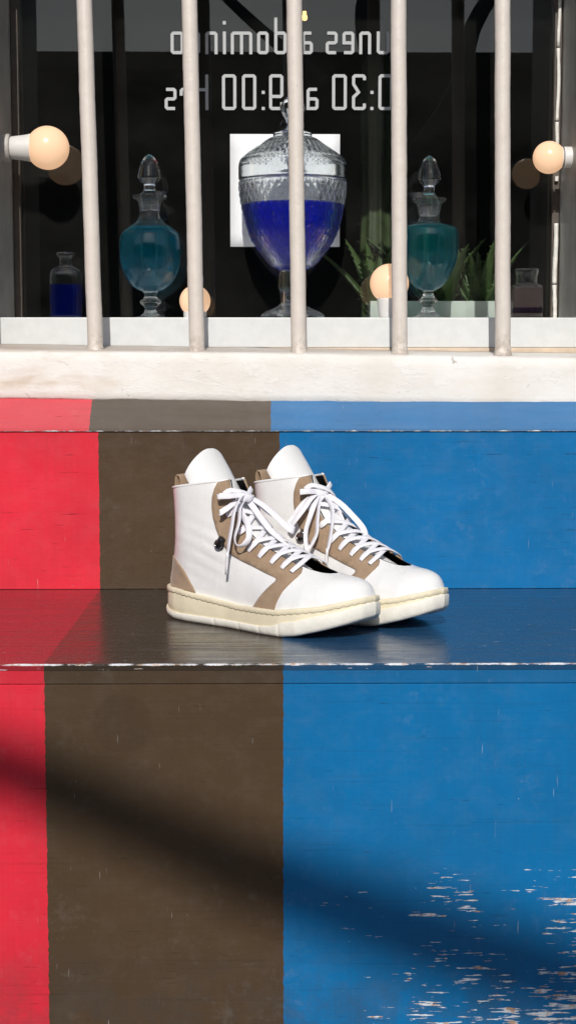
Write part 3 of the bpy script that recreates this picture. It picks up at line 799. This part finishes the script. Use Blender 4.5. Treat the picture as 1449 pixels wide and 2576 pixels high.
def leaf_mesh(name, L, w, bend, teeth=9):
    m = MB(); n = 16; K = 7
    for i in range(n + 1):
        t = i / n; ww = w * (1 - t) ** .75 * (1 - .25 * (1 - t) ** 6)
        ang = bend * t; z = L * t * math.cos(ang * .6); y = L * t * math.sin(ang * .6)
        for k in range(K):
            u = -1 + 2 * k / (K - 1)
            m.v.append((u * ww / 2, y - (1 - u * u) * ww * .10 + abs(u) * ww * .12, z))
        for k in range(K - 2, 0, -1):
            u = -1 + 2 * k / (K - 1)
            m.v.append((u * ww / 2, y + (1 - u * u) * ww * .26 + abs(u) * ww * .12, z))
    C = 2 * K - 2
    for i in range(n):
        for k in range(C): k2 = (k + 1) % C; m.f.append((i * C + k, i * C + k2, (i + 1) * C + k2, (i + 1) * C + k))
    m.f.append(tuple(range(C)))
    for sg in (-1, 1):
        for q in range(teeth):
            t = (q + .6) / (teeth + .6); ww = w * (1 - t) ** .75; ang = bend * t
            p = Vector((sg * ww / 2 * .97, L * t * math.sin(ang * .6) + ww * .12, L * t * math.cos(ang * .6)))
            s = .0022 + .0022 * (1 - t)
            n0 = len(m.v)
            m.v += [tuple(p + Vector((0, -s * .35, -s))), tuple(p + Vector((0, s * .35, -s))), tuple(p + Vector((0, 0, s * .8))), tuple(p + Vector((sg * s * 1.5, 0, s * .6)))]
            m.f += [(n0, n0 + 1, n0 + 3), (n0 + 1, n0 + 2, n0 + 3), (n0 + 2, n0, n0 + 3)]
    me = bpy.data.meshes.new(name); me.from_pydata([tuple(v) for v in m.v], [], m.f); me.materials.append(M['leaf'])
    me.polygons.foreach_set('use_smooth', [True] * len(me.polygons)); return me
LV = [leaf_mesh('leaf', .118, .036, .35), leaf_mesh('leaf', .100, .032, .6), leaf_mesh('leaf', .085, .030, .15), leaf_mesh('leaf', .135, .034, .45, 11)]
def aloe(px, Y, z, n, s, label, seed):
    rng = random.Random(seed); c = img2w(px, 760, Y)
    root = tag(empty('aloe_plant', (c.x, Y, z)), label, 'aloe', 'aloe plants behind the glass')
    for i in range(n):
        me = LV[i % 4]; o = bpy.data.objects.new('leaf', me); col.objects.link(o); o.parent = root
        az = i * 2.4 + rng.uniform(-.3, .3); tilt = .06 + .55 * (i / n) + rng.uniform(-.08, .08)
        o.matrix_basis = Matrix.Rotation(az, 4, 'Z') @ Matrix.Rotation(-tilt, 4, 'X') @ Matrix.Translation((0, .004, 0)) @ Matrix.Scale(s * rng.uniform(.85, 1.1), 4)
    return root
aloe(955, 2.215, zsoil - .004, 13, 1.0, 'aloe left of the urn decanter, above the shelf bulb', 3)
aloe(1098, 2.225, zsoil - .004, 15, 1.12, 'tallest aloe, rising behind the urn decanter', 5)
aloe(1205, 2.21, zsoil - .004, 14, .92, 'aloe at the right end of the planter, by the fifth bar', 9)
# tall cactus deeper in the room
cc = img2w(948, 500, 2.62)
root = tag(empty('column_cactus', (cc.x, 2.62, -.40)), 'tall ribbed column cactus standing in the dark room behind the lettering', 'cactus')
m = MB(); ct = img2w(948, 130, 2.62).z + .40
def ribf(r, z, a): return r * (1 - .16 * abs(math.sin(a * 4.5))) * (1 + .06 * math.sin(z * 31))
pr = [(0, 0)] + [(.029, z) for z in np.linspace(.002, ct - .03, 40)] + [(.029 * math.cos(a), ct - .03 + .03 * math.sin(a)) for a in np.linspace(.15, 1.45, 8)] + [(0, ct)]
m.lathe(pr, 72, rfun=ribf); m.build('column', M['cactus'], root, True)
m = MB()
for a in range(9):
    for z in np.linspace(.5, ct - .03, 22):
        an = a * 2 * math.pi / 9; p = Vector((.029 * math.cos(an), .029 * math.sin(an), z))
        for q in range(3):
            d_ = (Vector((math.cos(an), math.sin(an), 0)) + Vector((random.uniform(-.7, .7), random.uniform(-.7, .7), random.uniform(-.7, .7)))).normalized() * .008
            s_ = d_.orthogonal().normalized() * .0006
            n0 = len(m.v); m.v += [tuple(p + s_), tuple(p - s_), tuple(p + d_)]; m.f.append((n0, n0 + 1, n0 + 2))
o = m.build('spines', M['soil'], root); o['kind'] = 'stuff'
# small warm lamp hanging far inside
pl = img2w(766, 43, 3.4)
root = tag(empty('pendant_lamp', (pl.x, 3.4, 1.26)), 'tiny warm pendant lamp glowing deep inside the shop', 'lamp')
m = MB(); m.tube([(0, 0, 0), (0, 0, pl.z - 1.26 + .012)], .0015, 6); m.build('cord', M['pole'], root)
m = MB(); m.lathe([(.004, .012), (.004, .006), (.0065, 0), (.005, -.006), (0, -.008)], 16, c=(0, 0, pl.z - 1.26)); m.build('lamp_bulb', M['far_bulb'], root, True)

# ------------------------------------------------------------------ high-top shoes
L = .272
HU = [0, .01, .03, .06, .1, .18, .3, .4, .5, .6, .7, .78, .86, .92, .96, .985, 1.0]
HW = [0, .0100, .0185, .0255, .0305, .0345, .0355, .0365, .0405, .0455, .0485, .0475, .041, .032, .0225, .0135, 0]
BT = [((.2675, .0400), (.2688, .0450)), ((.2610, .0382), (.2655, .0530)), ((.2510, .0350), (.2582, .0590)), ((.2360, .0310), (.2458, .0622)), ((.2150, .0272), (.2300, .0640)),
      ((.1900, .0245), (.2095, .0688)), ((.1650, .0235), (.1895, .0780)), ((.1350, .0235), (.1700, .0890)), ((.1050, .0255), (.1535, .1000)), ((.0700, .0290), (.1400, .1108)),
      ((.0370, .0325), (.1280, .1215)), ((.0065, .0340), (.1180, .1315)), ((.0090, .0600), (.1105, .1392)), ((.0150, .0900), (.1045, .1455)), ((.0155, .1200), (.1000, .1510)), ((.0140, .1440), (.0965, .1570))]
NT = 240
Bc = crom([b_ for b_, t_ in BT], NT + 1); Tc = crom([t_ for b_, t_ in BT], NT + 1)
def BTat(t):
    q = min(max(t, 0), 15) * NT / 15; i = min(int(q), NT - 1); u = q - i
    return Bc[i] * (1 - u) + Bc[i + 1] * u, Tc[i] * (1 - u) + Tc[i + 1] * u
kb_ = [i for i in range(NT + 1) if Bc[i, 1] >= .0335 and Bc[i, 0] < .02]
def xback(z): return float(np.interp(z, Bc[kb_, 1], Bc[kb_, 0]))
def sstep(a, b, x): t = min(1, max(0, (x - a) / (b - a))); return t * t * (3 - 2 * t)
def soleW(x): return float(np.interp(x / L, HU, HW))
def Wtv(t, v):
    Bp, Tp = BTat(t); x, z = Bp + (Tp - Bp) * v
    low = max(soleW(max(x, .1 * L)) - .0038, .001)
    s = sstep(.045, .105, z); wm = low * (1 - s) + (.0345 + .002 * sstep(.11, .15, z)) * s
    d = max(0, x - xback(z)) if t > 8 else 1.
    rb = min(1, d / .034); gb = math.sqrt(max(0, 1 - (1 - rb) ** 2.2))
    p = 2.3 + .9 * sstep(8, 13, t)
    fr = math.sqrt(max(0, 1 - min(1, v) ** p))
    return wm * gb * fr
def tv_of(x, z):
    """ring parameter of a side-view point"""
    dT = Tc - Bc; q = np.array([x, z]) - Bc
    cr = dT[:, 0] * q[:, 1] - dT[:, 1] * q[:, 0]
    best = None
    for i in range(NT):
        if cr[i] == 0 or cr[i] * cr[i + 1] < 0:
            u = cr[i] / (cr[i] - cr[i + 1] + 1e-15); t = (i + u) * 15 / NT
            Bp, Tp = BTat(t); e = Tp - Bp; v = float((np.array([x, z]) - Bp) @ e / (e @ e))
            if best is None or abs(v - .5) < abs(best[1] - .5): best = (t, v)
    if best is None:
        i = int(np.argmin(np.abs(cr))); best = (i * 15 / NT, .5)
    return best[0], min(max(best[1], 0), 1)
def gap(t): return float(np.interp(t, [4.15, 4.3, 4.6, 5.2, 6, 8, 10, 12, 15], [0, .0065, .0105, .0140, .0172, .0190, .0182, .0150, .0105]))
def vmax(t):
    g = gap(t)
    if g <= 0: return 1.
    lo, hi = .45, 1.
    for _ in range(30):
        mid = (lo + hi) / 2
        if Wtv(t, mid) > g: lo = mid
        else: hi = mid
    return lo

def make_shoe(origin, yaw, bend, label, bow):
    root = tag(empty('high_top_shoe', (origin[0] + .002, origin[1], .0003), R(-yaw)), label, 'shoe', 'pair of white and tan high-top shoes')
    root.scale = (.976, .976, .976)
    def yc(x): return bend * max(0, (x / L - .35) / .65) ** 2
    def surf(t, v, sg, off=0.):
        Bp, Tp = BTat(t); x, z = Bp + (Tp - Bp) * v; w = Wtv(t, v)
        return Vector((x, sg * w + yc(x), z))
    def nrm(t, v, sg):
        e = .012; v0, v1 = max(0, v - e), min(1, v + e); t0, t1_ = max(0, t - .12), min(15, t + .12)
        a = surf(t, v1, sg) - surf(t, v0, sg); b_ = surf(t1_, v, sg) - surf(t0, v, sg)
        n_ = a.cross(b_) * (1 if sg > 0 else -1)
        if n_.length < 1e-12: return Vector((-1, 0, 0))
        n_.normalize()
        if n_.y * sg < -.2: n_ = -n_
        return n_
    # ---- upper
    ts = sorted(set(np.linspace(0, 4.1, 30).tolist() + np.linspace(4.15, 5, 12).tolist() + np.linspace(5.1, 15, 84).tolist()))
    nv = 30
    def skin(inset, t_from=0):
        v, f = [], []
        for sg in (-1, 1):
            n0 = len(v); tt = [t for t in ts if t >= t_from]
            for t in tt:
                vm = vmax(t)
                for j in range(nv + 1):
                    q = math.sin(math.pi / 2 * j / nv) * vm
                    p = surf(t, q, sg)
                    if inset:
                        dd = abs(p.y - yc(p.x)); p.y = yc(p.x) + sg * max(0, dd - inset)
                        if t > 10: p.x += inset * max(0, 1 - q * 4)
                    v.append(p)
            for i in range(len(tt) - 1):
                for j in range(nv):
                    a = n0 + i * (nv + 1) + j; f.append((a, a + 1, a + nv + 2, a + nv + 1))
        return v, f
    v, f = skin(0)
    nr = len(ts) * (nv + 1)
    for j in range(nv): f.append((j, nr + j, nr + j + 1, j + 1))
    for p in v:
        q = p * 28 + Vector((bend * 900, 0, 0)); w_ = mnoise.noise(q) * .0006 + mnoise.noise(q * 2.7) * .00022
        w_ += .0009 * math.exp(-((p.x - .072) / .035) ** 2 - ((p.z - .082) / .028) ** 2) * math.sin((p.z + .35 * p.x) * 420)
        p.y += w_ * (1 if p.y > yc(p.x) else -1) * min(1, abs(p.y - yc(p.x)) / .008)
    o = mesh_obj('upper', v, f, M['leather'], root, True, 2e-5)
    v, f = skin(.0022, 4.2); mesh_obj('lining', v, f, M['lining'], root, True, 2e-5)
    # ---- overlay patches
    def patch(name, poly, sides, m, off=.0013, step=.0035, merge=0, lift=.0):
        n = len(poly); pts = []
        for i in range(n):
            a, b_ = Vector(poly[i]), Vector(poly[(i + 1) % n]); k = max(1, int((b_ - a).length / step))
            pts += [a + (b_ - a) * (q / k) for q in range(k)]
        nb = len(pts); edges = [(i, (i + 1) % nb) for i in range(nb)]
        xs = [p.x for p in pts]; zs = [p.y for p in pts]; P2 = [(p.x, p.y) for p in pts]
        def inside(x, y):
            c = False; j = nb - 1
            for i in range(nb):
                xi, yi = P2[i]; xj, yj = P2[j]
                if (yi > y) != (yj > y) and x < (xj - xi) * (y - yi) / (yj - yi) + xi: c = not c
                j = i
            return c
        x = min(xs)
        while x < max(xs):
            z = min(zs)
            while z < max(zs):
                if inside(x, z) and min((x - px) ** 2 + (z - pz) ** 2 for px, pz in P2) > (step * .5) ** 2: pts.append(Vector((x, z)))
                z += step
            x += step
        vo, eo, fo, *_ = delaunay_2d_cdt([Vector((p.x, p.y)) for p in pts], edges, [], 1, 1e-6)
        tvs = [tv_of(p.x, p.y) for p in vo]
        for sg in sides:
            V = []
            for (t, v_) in tvs:
                v_ = min(v_, vmax(t))
                V.append(surf(t, v_, sg) + nrm(t, v_, sg) * off)
            o = mesh_obj(name, V, [tuple(q) for q in fo], m, root, True, merge, recalc=True)
            # make normals point outwards, then give the patch thickness inwards
            me = o.data; s_ = sum(p.normal.y * sg for p in me.polygons)
            if s_ < 0: me.flip_normals()
            sd = o.modifiers.new('thick', 'SOLIDIFY'); sd.thickness = .0019; sd.offset = -1
    edge_pts = []
    for t in np.linspace(6.05, 15, 46):
        Bp, Tp = BTat(t); q = Bp + (Tp - Bp) * (vmax(t) - .004); edge_pts.append((q[0], q[1]))
    rear = [(.0868, .1538), (.0858, .1530), (.0842, .1470), (.0828, .1377), (.0828, .1270), (.0842, .1160), (.0875, .1055), (.0930, .0965), (.1005, .0870), (.1100, .0785), (.1260, .0728), (.1428, .0682), (.1590, .0634), (.1755, .0590), (.1778, .0572), (.1768, .0550),
            (.1690, .0475), (.1590, .0370), (.1495, .0255), (.1810, .0255), (.1845, .0350), (.1895, .0460), (.1955, .0550), (.1990, .0610), (.1998, .0650), (.1975, .0690)]
    patch('eyestay', rear + edge_pts, (-1, 1), M['suede'])
    hb = [(xback(z) + .0004, z) for z in np.linspace(.0350, .068, 9)]
    patch('heel_counter', hb + [(.0215, .0690), (.0290, .0660), (.0370, .0610), (.0450, .0540), (.0520, .0460), (.0575, .0390), (.0615, .0325), (.0400, .0325), (.0180, .0340)], (-1, 1), M['suede'])
    # collar binding along the rim
    for sg in (-1, 1):
        m = MB(); pts = [surf(15, v_, sg) + Vector((0, -sg * .0008, 0)) for v_ in np.linspace(.0, vmax(15) * .995, 40)]
        m.tube(pts, .0016, 8); m.build('collar_binding', M['leather'], root, True)
    # seam stitches on the side panel
    m = MB()
    for sg in (-1,):
        for (xa, za, xb_, zb_) in ((.0905, .112, .0950, .040),):
            for q in range(30):
                u0, u1 = q / 30, (q + .62) / 30
                pp = []
                for u in (u0, u1):
                    x = xa + (xb_ - xa) * u + .002 * math.sin(u * 4); z = za + (zb_ - za) * u; t, v_ = tv_of(x, z)
                    pp.append(surf(t, v_, sg) + nrm(t, v_, sg) * .0001)
                m.tube(pp, .0002, 5)
    m.build('seam_stitching', M['leather'], root)
    # ---- tongue
    cl = crom([(.206, .0605), (.184, .070), (.163, .0815), (.144, .094), (.126, .108), (.110, .1235), (.0945, .141), (.0800, .158), (.0668, .1745), (.0560, .1890)], 40); nw = 18; V, F = [], []
    for i, c in enumerate(cl):
        s = i / 39; t_ = cl[min(i + 1, 39)] - cl[max(i - 1, 0)]; t_ = t_ / np.linalg.norm(t_); n_ = np.array([t_[1], -t_[0]])
        if n_[0] < 0: n_ = -n_
        hw = np.interp(s, [0, .3, .5, .68, .76, .88, 1], [.014, .020, .0225, .0245, .0280, .0335, .0330])
        for j in range(nw + 1):
            u = -1 + 2 * j / nw; ph = u * R(82)
            drop = .0200 * (max(0, s - .62) / .38) ** 1.5 * max(0, abs(u) - .12) ** 1.3
            p = c - t_ * drop - n_ * (hw * .82 * (1 - math.cos(ph)) * min(1, .45 + .8 * s))
            V.append((p[0], hw * math.sin(ph), p[1]))
    for i in range(39):
        for j in range(nw): a = i * (nw + 1) + j; F.append((a, a + 1, a + nw + 2, a + nw + 1))
    o = mesh_obj('tongue', V, F, M['tongue'], root, True)
    if sum(p.normal.x for p in o.data.polygons) < 0: o.data.flip_normals()
    sd = o.modifiers.new('thick', 'SOLIDIFY'); sd.thickness = .0034; sd.offset = -1
    bv = o.modifiers.new('soft', 'BEVEL'); bv.width = .0011; bv.segments = 2; bv.limit_method = 'ANGLE'
    # ---- pull tab at the heel
    m = MB(); ribbon(m, [(.0145, 0, .126), (.0128, 0, .140), (.0118, 0, .151), (.0136, 0, .1575), (.0180, 0, .1565), (.0205, 0, .149), (.0212, 0, .136)], [(-1, 0, 0), (-1, 0, .1), (-1, 0, .3), (0, 0, 1), (1, 0, .4), (1, 0, 0), (1, 0, 0)], .021, .0018, 36)
    m.build('pull_tab', M['suede'], root, True)
    # ---- sole
    ZT = ([0, .033, .076, .130, .185, .236, .272], [.0345, .0345, .0305, .0262, .0270, .0342, .0440])
    ZB = ([0, .012, .030, .100, .190, .212, .240, .258, .272], [.0050, .0020, .0002, .0, .0, .0030, .0105, .0165, .0225])
    K = 480
    def outline(off, n=K):
        us = []; 
        for i in range(n):
            a = 2 * math.pi * i / n; us.append((.5 - .5 * math.cos(a), 1 if a < math.pi else -1))
        P = np.array([(u * L, sg * np.interp(u, HU, HW) + yc(u * L)) for u, sg in us])
        # smooth, then offset along the normal
        for _ in range(6): P = (np.roll(P, 1, 0) + 2 * P + np.roll(P, -1, 0)) / 4
        T_ = np.roll(P, -1, 0) - np.roll(P, 1, 0); T_ /= np.linalg.norm(T_, axis=1)[:, None]
        N_ = np.stack([-T_[:, 1], T_[:, 0]], 1)
        cen = P - np.array([L / 2, 0]); 
        if (N_ * cen).sum() < 0: N_ = -N_
        return P + N_ * (off[:, None] if hasattr(off, '__len__') else off), N_
    P0, N0 = outline(0.)
    zt = np.interp(P0[:, 0], *ZT); zb = np.interp(P0[:, 0], *ZB)
    for _ in range(8): zt = (np.roll(zt, 1) + zt * 2 + np.roll(zt, -1)) / 4; zb = (np.roll(zb, 1) + zb * 2 + np.roll(zb, -1)) / 4
    def loft(name, levels, m):
        V, F = [], []
        for (off, z) in levels:
            Q = P0 + N0 * (off[:, None] if hasattr(off, '__len__') else off); V += [(Q[i, 0], Q[i, 1], z[i]) for i in range(K)]
        for l in range(len(levels) - 1):
            for i in range(K): j = (i + 1) % K; F.append((l * K + i, l * K + j, (l + 1) * K + j, (l + 1) * K + i))
        n_ = len(levels)
        for base in (0, (n_ - 1) * K):
            for i in range(K // 2):
                a, b_, c, d_ = base + i, base + (i + 1) % K, base + (K - 1 - i) % K, base + (K - i) % K
                q = [x for k_, x in enumerate((a, b_, c, d_)) if x not in (a, b_, c, d_)[:k_]]
                if len(q) >= 3: F.append(tuple(q))
        return mesh_obj(name, V, F, m, root, True)
    h = zt - zb
    loft('midsole', [(-.003, zb + .004), (-.0004, zb + .0052), (.0006, zb + h * .45), (.0004, zt - .006), (-.0002, zt - .0030), (-.0016, zt - .0016), (-.004, zt - .0014)], M['rubber'])
    u0 = P0[:, 0] / L
    line = np.interp(u0, [0, .05, .3, .60, .66, .72, .85, 1], [.0085, .0078, .0085, .0088, .0105, .0150, .0165, .0160])
    bev = .0011 * np.ones(K); near = N0[:, 1] < 0
    groove = np.zeros(K)
    for ux in (.345, .485, .605, .705):
        for sd_ in (True, False):
            idx = [i for i in range(K) if near[i] == sd_]; i = min(idx, key=lambda q: abs(u0[q] - ux)); groove[i] = .45
    wob = np.array([.0003 * mnoise.noise(Vector((P0[i, 0] * 180, P0[i, 1] * 180, 3))) for i in range(K)])
    loft('outsole', [(-.006, zb), (-.0012 - groove * .001, zb), (.0006 - groove * .0016 + wob, zb + .0014), (.0022 - groove * .0022 + wob, zb + .004), (.0024 - groove * .0022, zb + line - .0008), (.0020 - groove * .0012, zb + line - .0001), (-.002, zb + line)], M['outsole'])
    # heel bumper lip
    m = MB(); idx = [i for i in range(K) if u0[i] < .16]; idx = sorted(idx, key=lambda i: math.atan2(P0[i, 1], .04 - P0[i, 0]))
    m.tube([(P0[i, 0] + N0[i, 0] * .0008, P0[i, 1] + N0[i, 1] * .0008, zb[i] + line[i]) for i in idx], [.0014 * min(1, q / 8 + .15, (len(idx) - q) / 8) for q in range(len(idx))], 8)
    m.build('heel_lip', M['rubber'], root, True)
    # stitched welt: flat band with a scalloped lower edge
    s_ = np.cumsum(np.linalg.norm(np.roll(P0, -1, 0) - P0, axis=1))
    sc = np.abs(np.sin(math.pi * s_ / .0082 + .5 * np.sin(s_ * 45)))
    w1 = np.array([.0004 * mnoise.noise(Vector((q * 230, 1, 4))) for q in s_])
    loft('welt', [(-.0045, zt - .0006), (-.0008, zt + .0009 + w1), (.0008, zt + .0006 + w1), (.0014, zt - .0008), (.0016 + .0002 * sc, zt - .0034 - .0006 * sc), (.0010 + .0002 * sc, zt - .0040 - .0009 * sc), (.0002, zt - .0045 - .0008 * sc), (-.0045, zt - .0044)], M['rubber'])
    # ---- lace hook
    t, v_ = tv_of(.0960, .0880); p = surf(t, v_, -1); n_ = nrm(t, v_, -1)
    Mx = n_.to_track_quat('Z', 'Y').to_matrix()
    hk = MB(); hk.lathe([(0, .0012), (.0058, .0012), (.0062, .0022), (.0056, .0030), (0, .0032)], 24, c=p, axis=Mx)
    hk.tube([p + n_ * .003 + Vector((.0045, 0, .0065)) * q for q in np.linspace(-.1, 1.05, 5)], .0042, 8)
    hko = hk.build('lace_hook', M['hook'] if bend > 0 else M['metal'], root, True)
    m = MB(); ring = [p + n_ * .0042 + Mx @ Vector((.0046 * math.cos(a), .0046 * math.sin(a), 0)) for a in np.linspace(0, 2 * math.pi, 20, endpoint=False)]
    m.tube(ring, .0011, 8, closed=True); m.build('ring', M['metal'], hko, True)
    # ---- laces: cross strands, each lying on the eyestays and bridging the throat
    rows = [tv_of(x, z)[0] for (x, z) in ((.193, .0690), (.180, .0700), (.165, .0725), (.148, .0765), (.132, .0810), (.113, .0950), (.0985, .1170), (.0900, .1390))]
    def eye(t, sg, back=.25):
        v_ = vmax(t) - back * (.5 if t < 9 else .26)
        return surf(t, v_, sg) + nrm(t, v_, sg) * .0024, nrm(t, v_, sg)
    for i in range(len(rows) - 1):
        for (sa, sb) in ((-1, 1), (1, -1)):
            A, nA = eye(rows[i], sa); B_, nB = eye(rows[i + 1], sb)
            ta, tb = rows[i], rows[i + 1]; tm = (ta + tb) / 2
            Bp, Tp = BTat(tm); e = Tp - Bp; e = e / np.linalg.norm(e); up = Vector((e[0], 0, e[1]))
            eA, n1_ = eye(ta, sa, .015); eB, n2_ = eye(tb, sb, .015)
            mid = (eA + eB) / 2 + up * (.0050 + (.0016 if sa > 0 else 0) + random.uniform(-.0006, .0012)) + Vector((random.uniform(-.0015, .0015), 0, 0))
            q1 = eA + n1_ * .0012; q2 = eB + n2_ * .0012
            a_in = A - nA * .0020; b_in = B_ - nB * .0020
            m = MB(); ribbon(m, [a_in, A + nA * .0004, q1, mid, q2, B_ + nB * .0004, b_in], [nA, nA, (n1_ + up).normalized(), up, (n2_ + up).normalized(), nB, nB], .0058, .0010, 30, wscale=[(0, .55), (.14, .9), (.3, 1), (.7, 1), (.86, .9), (1, .55)])
            m.build('lace_strand', M['lace'], root, True)
    # ---- bow
    OUT = (-.35, -1, .25)
    for (nm, pts, kw) in bow:
        m = MB(); kw = dict(kw); ag = kw.pop('aglet', None); out = kw.pop('out', OUT)
        ribbon(m, pts, out, n=kw.pop('n', 56), **kw); o = m.build(nm, M['lace'], root, True)
        if ag:
            m = MB(); a, b_ = Vector(pts[-1]), Vector(ag); m.tube([a + (a - b_) * .3, a, a + (b_ - a) * .5, b_], [.0019, .0017, .0015, .0015], 8); m.build('aglet', M['aglet'], o, True)
    return root

near_bow = [
    ('bow_loop', [(.1129, -.006, .1371), (.1184, -.022, .1277), (.1269, -.034, .1137), (.1266, -.0405, .0986), (.1312, -.0415, .0905), (.137, -.038, .0915), (.1409, -.034, .0989), (.1357, -.029, .1101), (.1213, -.020, .1199), (.1134, -.014, .1275), (.1102, -.006, .1361)],
        {'out': [(-.35, -1, .25), (-.35, -1, .25), (-.35, -1, .1), (-.6, -1, -.1), (0, -.5, -1), (.4, -.6, -.8), (1, -.5, .2), (.5, -1, .3), (-.2, -1, .3), (-.3, -1, .3), (-.35, -1, .25)], 'n': 70}),
    ('bow_loop', [(.1094, -.002, .1381), (.1156, .002, .1362), (.129, .006, .1285), (.1459, .008, .1165), (.1596, .009, .1063), (.1625, .014, .1035), (.156, .020, .105), (.1415, .022, .1097), (.1247, .020, .118), (.1129, .014, .128), (.1071, .004, .1354)],
        {'out': [(.2, -.6, 1), (.3, -.6, 1), (.4, -.7, 1), (.5, -.8, .8), (.6, -.6, .5), (1, 0, 0), (.4, .6, -.4), (.3, .6, .6), (.3, .3, 1), (.3, .3, 1), (.3, 0, 1)], 'n': 70}),
    ('lace_end', [(.1146, -.008, .1395), (.1174, -.022, .137), (.1204, -.034, .1253), (.1219, -.040, .109), (.1207, -.043, .0929), (.1192, -.044, .0774)], {'aglet': (.1168, -.043, .0587), 'wscale': [(0, .8), (.15, 1), (.85, 1), (.96, .6), (1, .35)]}),
    ('lace_end', [(.113, -.004, .1356), (.1224, -.004, .1268), (.1334, -.005, .1165), (.1452, -.005, .1055), (.1553, -.003, .0975), (.1620, .0, .0915)], {'out': (.4, -1, .6), 'aglet': (.170, .004, .0855), 'wscale': [(0, .8), (.15, 1), (.6, .9), (.94, .6), (1, .35)]}),
    ('lace_strand', [(.0990, -.0335, .1406), (.1000, -.0340, .1406), (.1078, -.028, .141), (.1104, -.014, .1411), (.1112, -.002, .1397)], {'out': (.3, -1, .3), 'n': 26}),
    ('lace_strand', [(.1010, -.0350, .1230), (.1025, -.0350, .1235), (.1066, -.030, .1277), (.1073, -.018, .1325), (.1102, -.004, .1360)], {'out': (.3, -1, .3), 'n': 26}),
    ('knot', [(.1075, -.010, .1415), (.1100, -.0135, .1400), (.1150, -.0115, .1385), (.1175, -.005, .1370), (.1150, .001, .1368)], {'out': [(-.3, -.6, 1), (-.2, -1, .5), (.4, -1, 0), (1, -.2, -.2), (.8, .5, -.4)], 'n': 24, 'w': .0085, 'th': .0034}),
]
far_bow = [
    ('bow_loop', [(.1037, -.008, .137), (.1053, -.024, .1321), (.1042, -.037, .1204), (.0987, -.0435, .1094), (.0925, -.0455, .1015), (.0890, -.0430, .1025), (.0900, -.0385, .1087), (.0966, -.0335, .121), (.0993, -.020, .1322), (.0996, -.004, .1366)],
        {'out': [(.2, -1, .6), (.2, -1, .6), (.2, -1, .5), (.1, -1, .5), (-.3, -1, -.4), (-1, 0, -.4), (-.6, .8, .2), (-.5, .8, .4), (-.3, .5, .6), (0, .2, 1)], 'n': 64}),
    ('bow_loop', [(.1018, -.002, .1358), (.1101, .001, .1335), (.1249, .005, .1245), (.1401, .007, .1117), (.1522, .008, .1003), (.1566, .008, .0915), (.1528, .007, .0869), (.1423, .005, .0890), (.1347, .004, .0960), (.1264, .004, .1095), (.118, .003, .1220), (.1078, 0, .1325)],
        {'out': [(.2, -.8, 1), (.3, -.8, 1), (.5, -.9, .8), (.5, -1, .7), (.7, -.9, .4), (1, -.6, -.1), (.2, -.6, -1), (-.5, -.8, -.6), (-.5, -1, -.2), (-.4, -1, .1), (-.2, -1, .3), (0, -.8, .6)], 'n': 76}),
    ('lace_end', [(.1046, -.008, .1349), (.1156, -.024, .123), (.1217, -.034, .1079), (.1239, -.038, .0952), (.1206, -.042, .0835), (.1175, -.0435, .0768)], {'aglet': (.1160, -.0440, .0600), 'wscale': [(0, .8), (.2, 1), (.8, .9), (1, .35)]}),
    ('lace_end', [(.1062, -.010, .1358), (.1122, -.028, .1246), (.1143, -.0395, .1094), (.1137, -.0440, .0979), (.1150, -.0460, .0842), (.1165, -.0462, .0720)], {'out': [(-.2, -1, .2), (.5, -1, .2), (1, -.5, .1), (1, -.5, 0), (1, -.6, 0), (1, -.6, 0)], 'aglet': (.1171, -.0450, .0530), 'w': .0058, 'wscale': [(0, .8), (.2, 1), (.8, .9), (1, .4)]}),
    ('lace_end', [(.1072, -.004, .1347), (.1197, -.009, .1275), (.1275, -.014, .1156), (.1332, -.023, .1018), (.1382, -.033, .0883), (.1388, -.0385, .0742)], {'aglet': (.1378, -.0400, .0560), 'wscale': [(0, .8), (.15, 1), (.85, 1), (.95, .7), (1, .35)]}),
    ('lace_strand', [(.0975, -.0335, .1390), (.0986, -.0340, .1394), (.1031, -.026, .1399), (.1050, -.010, .1385)], {'out': (.3, -1, .3), 'n': 24}),
    ('knot', [(.0985, -.010, .1395), (.1015, -.0135, .1380), (.1065, -.0115, .1365), (.1095, -.005, .1350), (.107, .001, .1345)], {'out': [(-.3, -.6, 1), (-.2, -1, .5), (.4, -1, 0), (1, -.2, -.2), (.8, .5, -.4)], 'n': 24, 'w': .0085, 'th': .0034}),
]
make_shoe((-.107, 1.678), 40, .010, 'white and tan high-top shoe in front, nearest the bench edge', near_bow)
make_shoe((-.020, 1.744), 40, -.010, 'white and tan high-top shoe behind, partly hidden by the nearer one', far_bow)
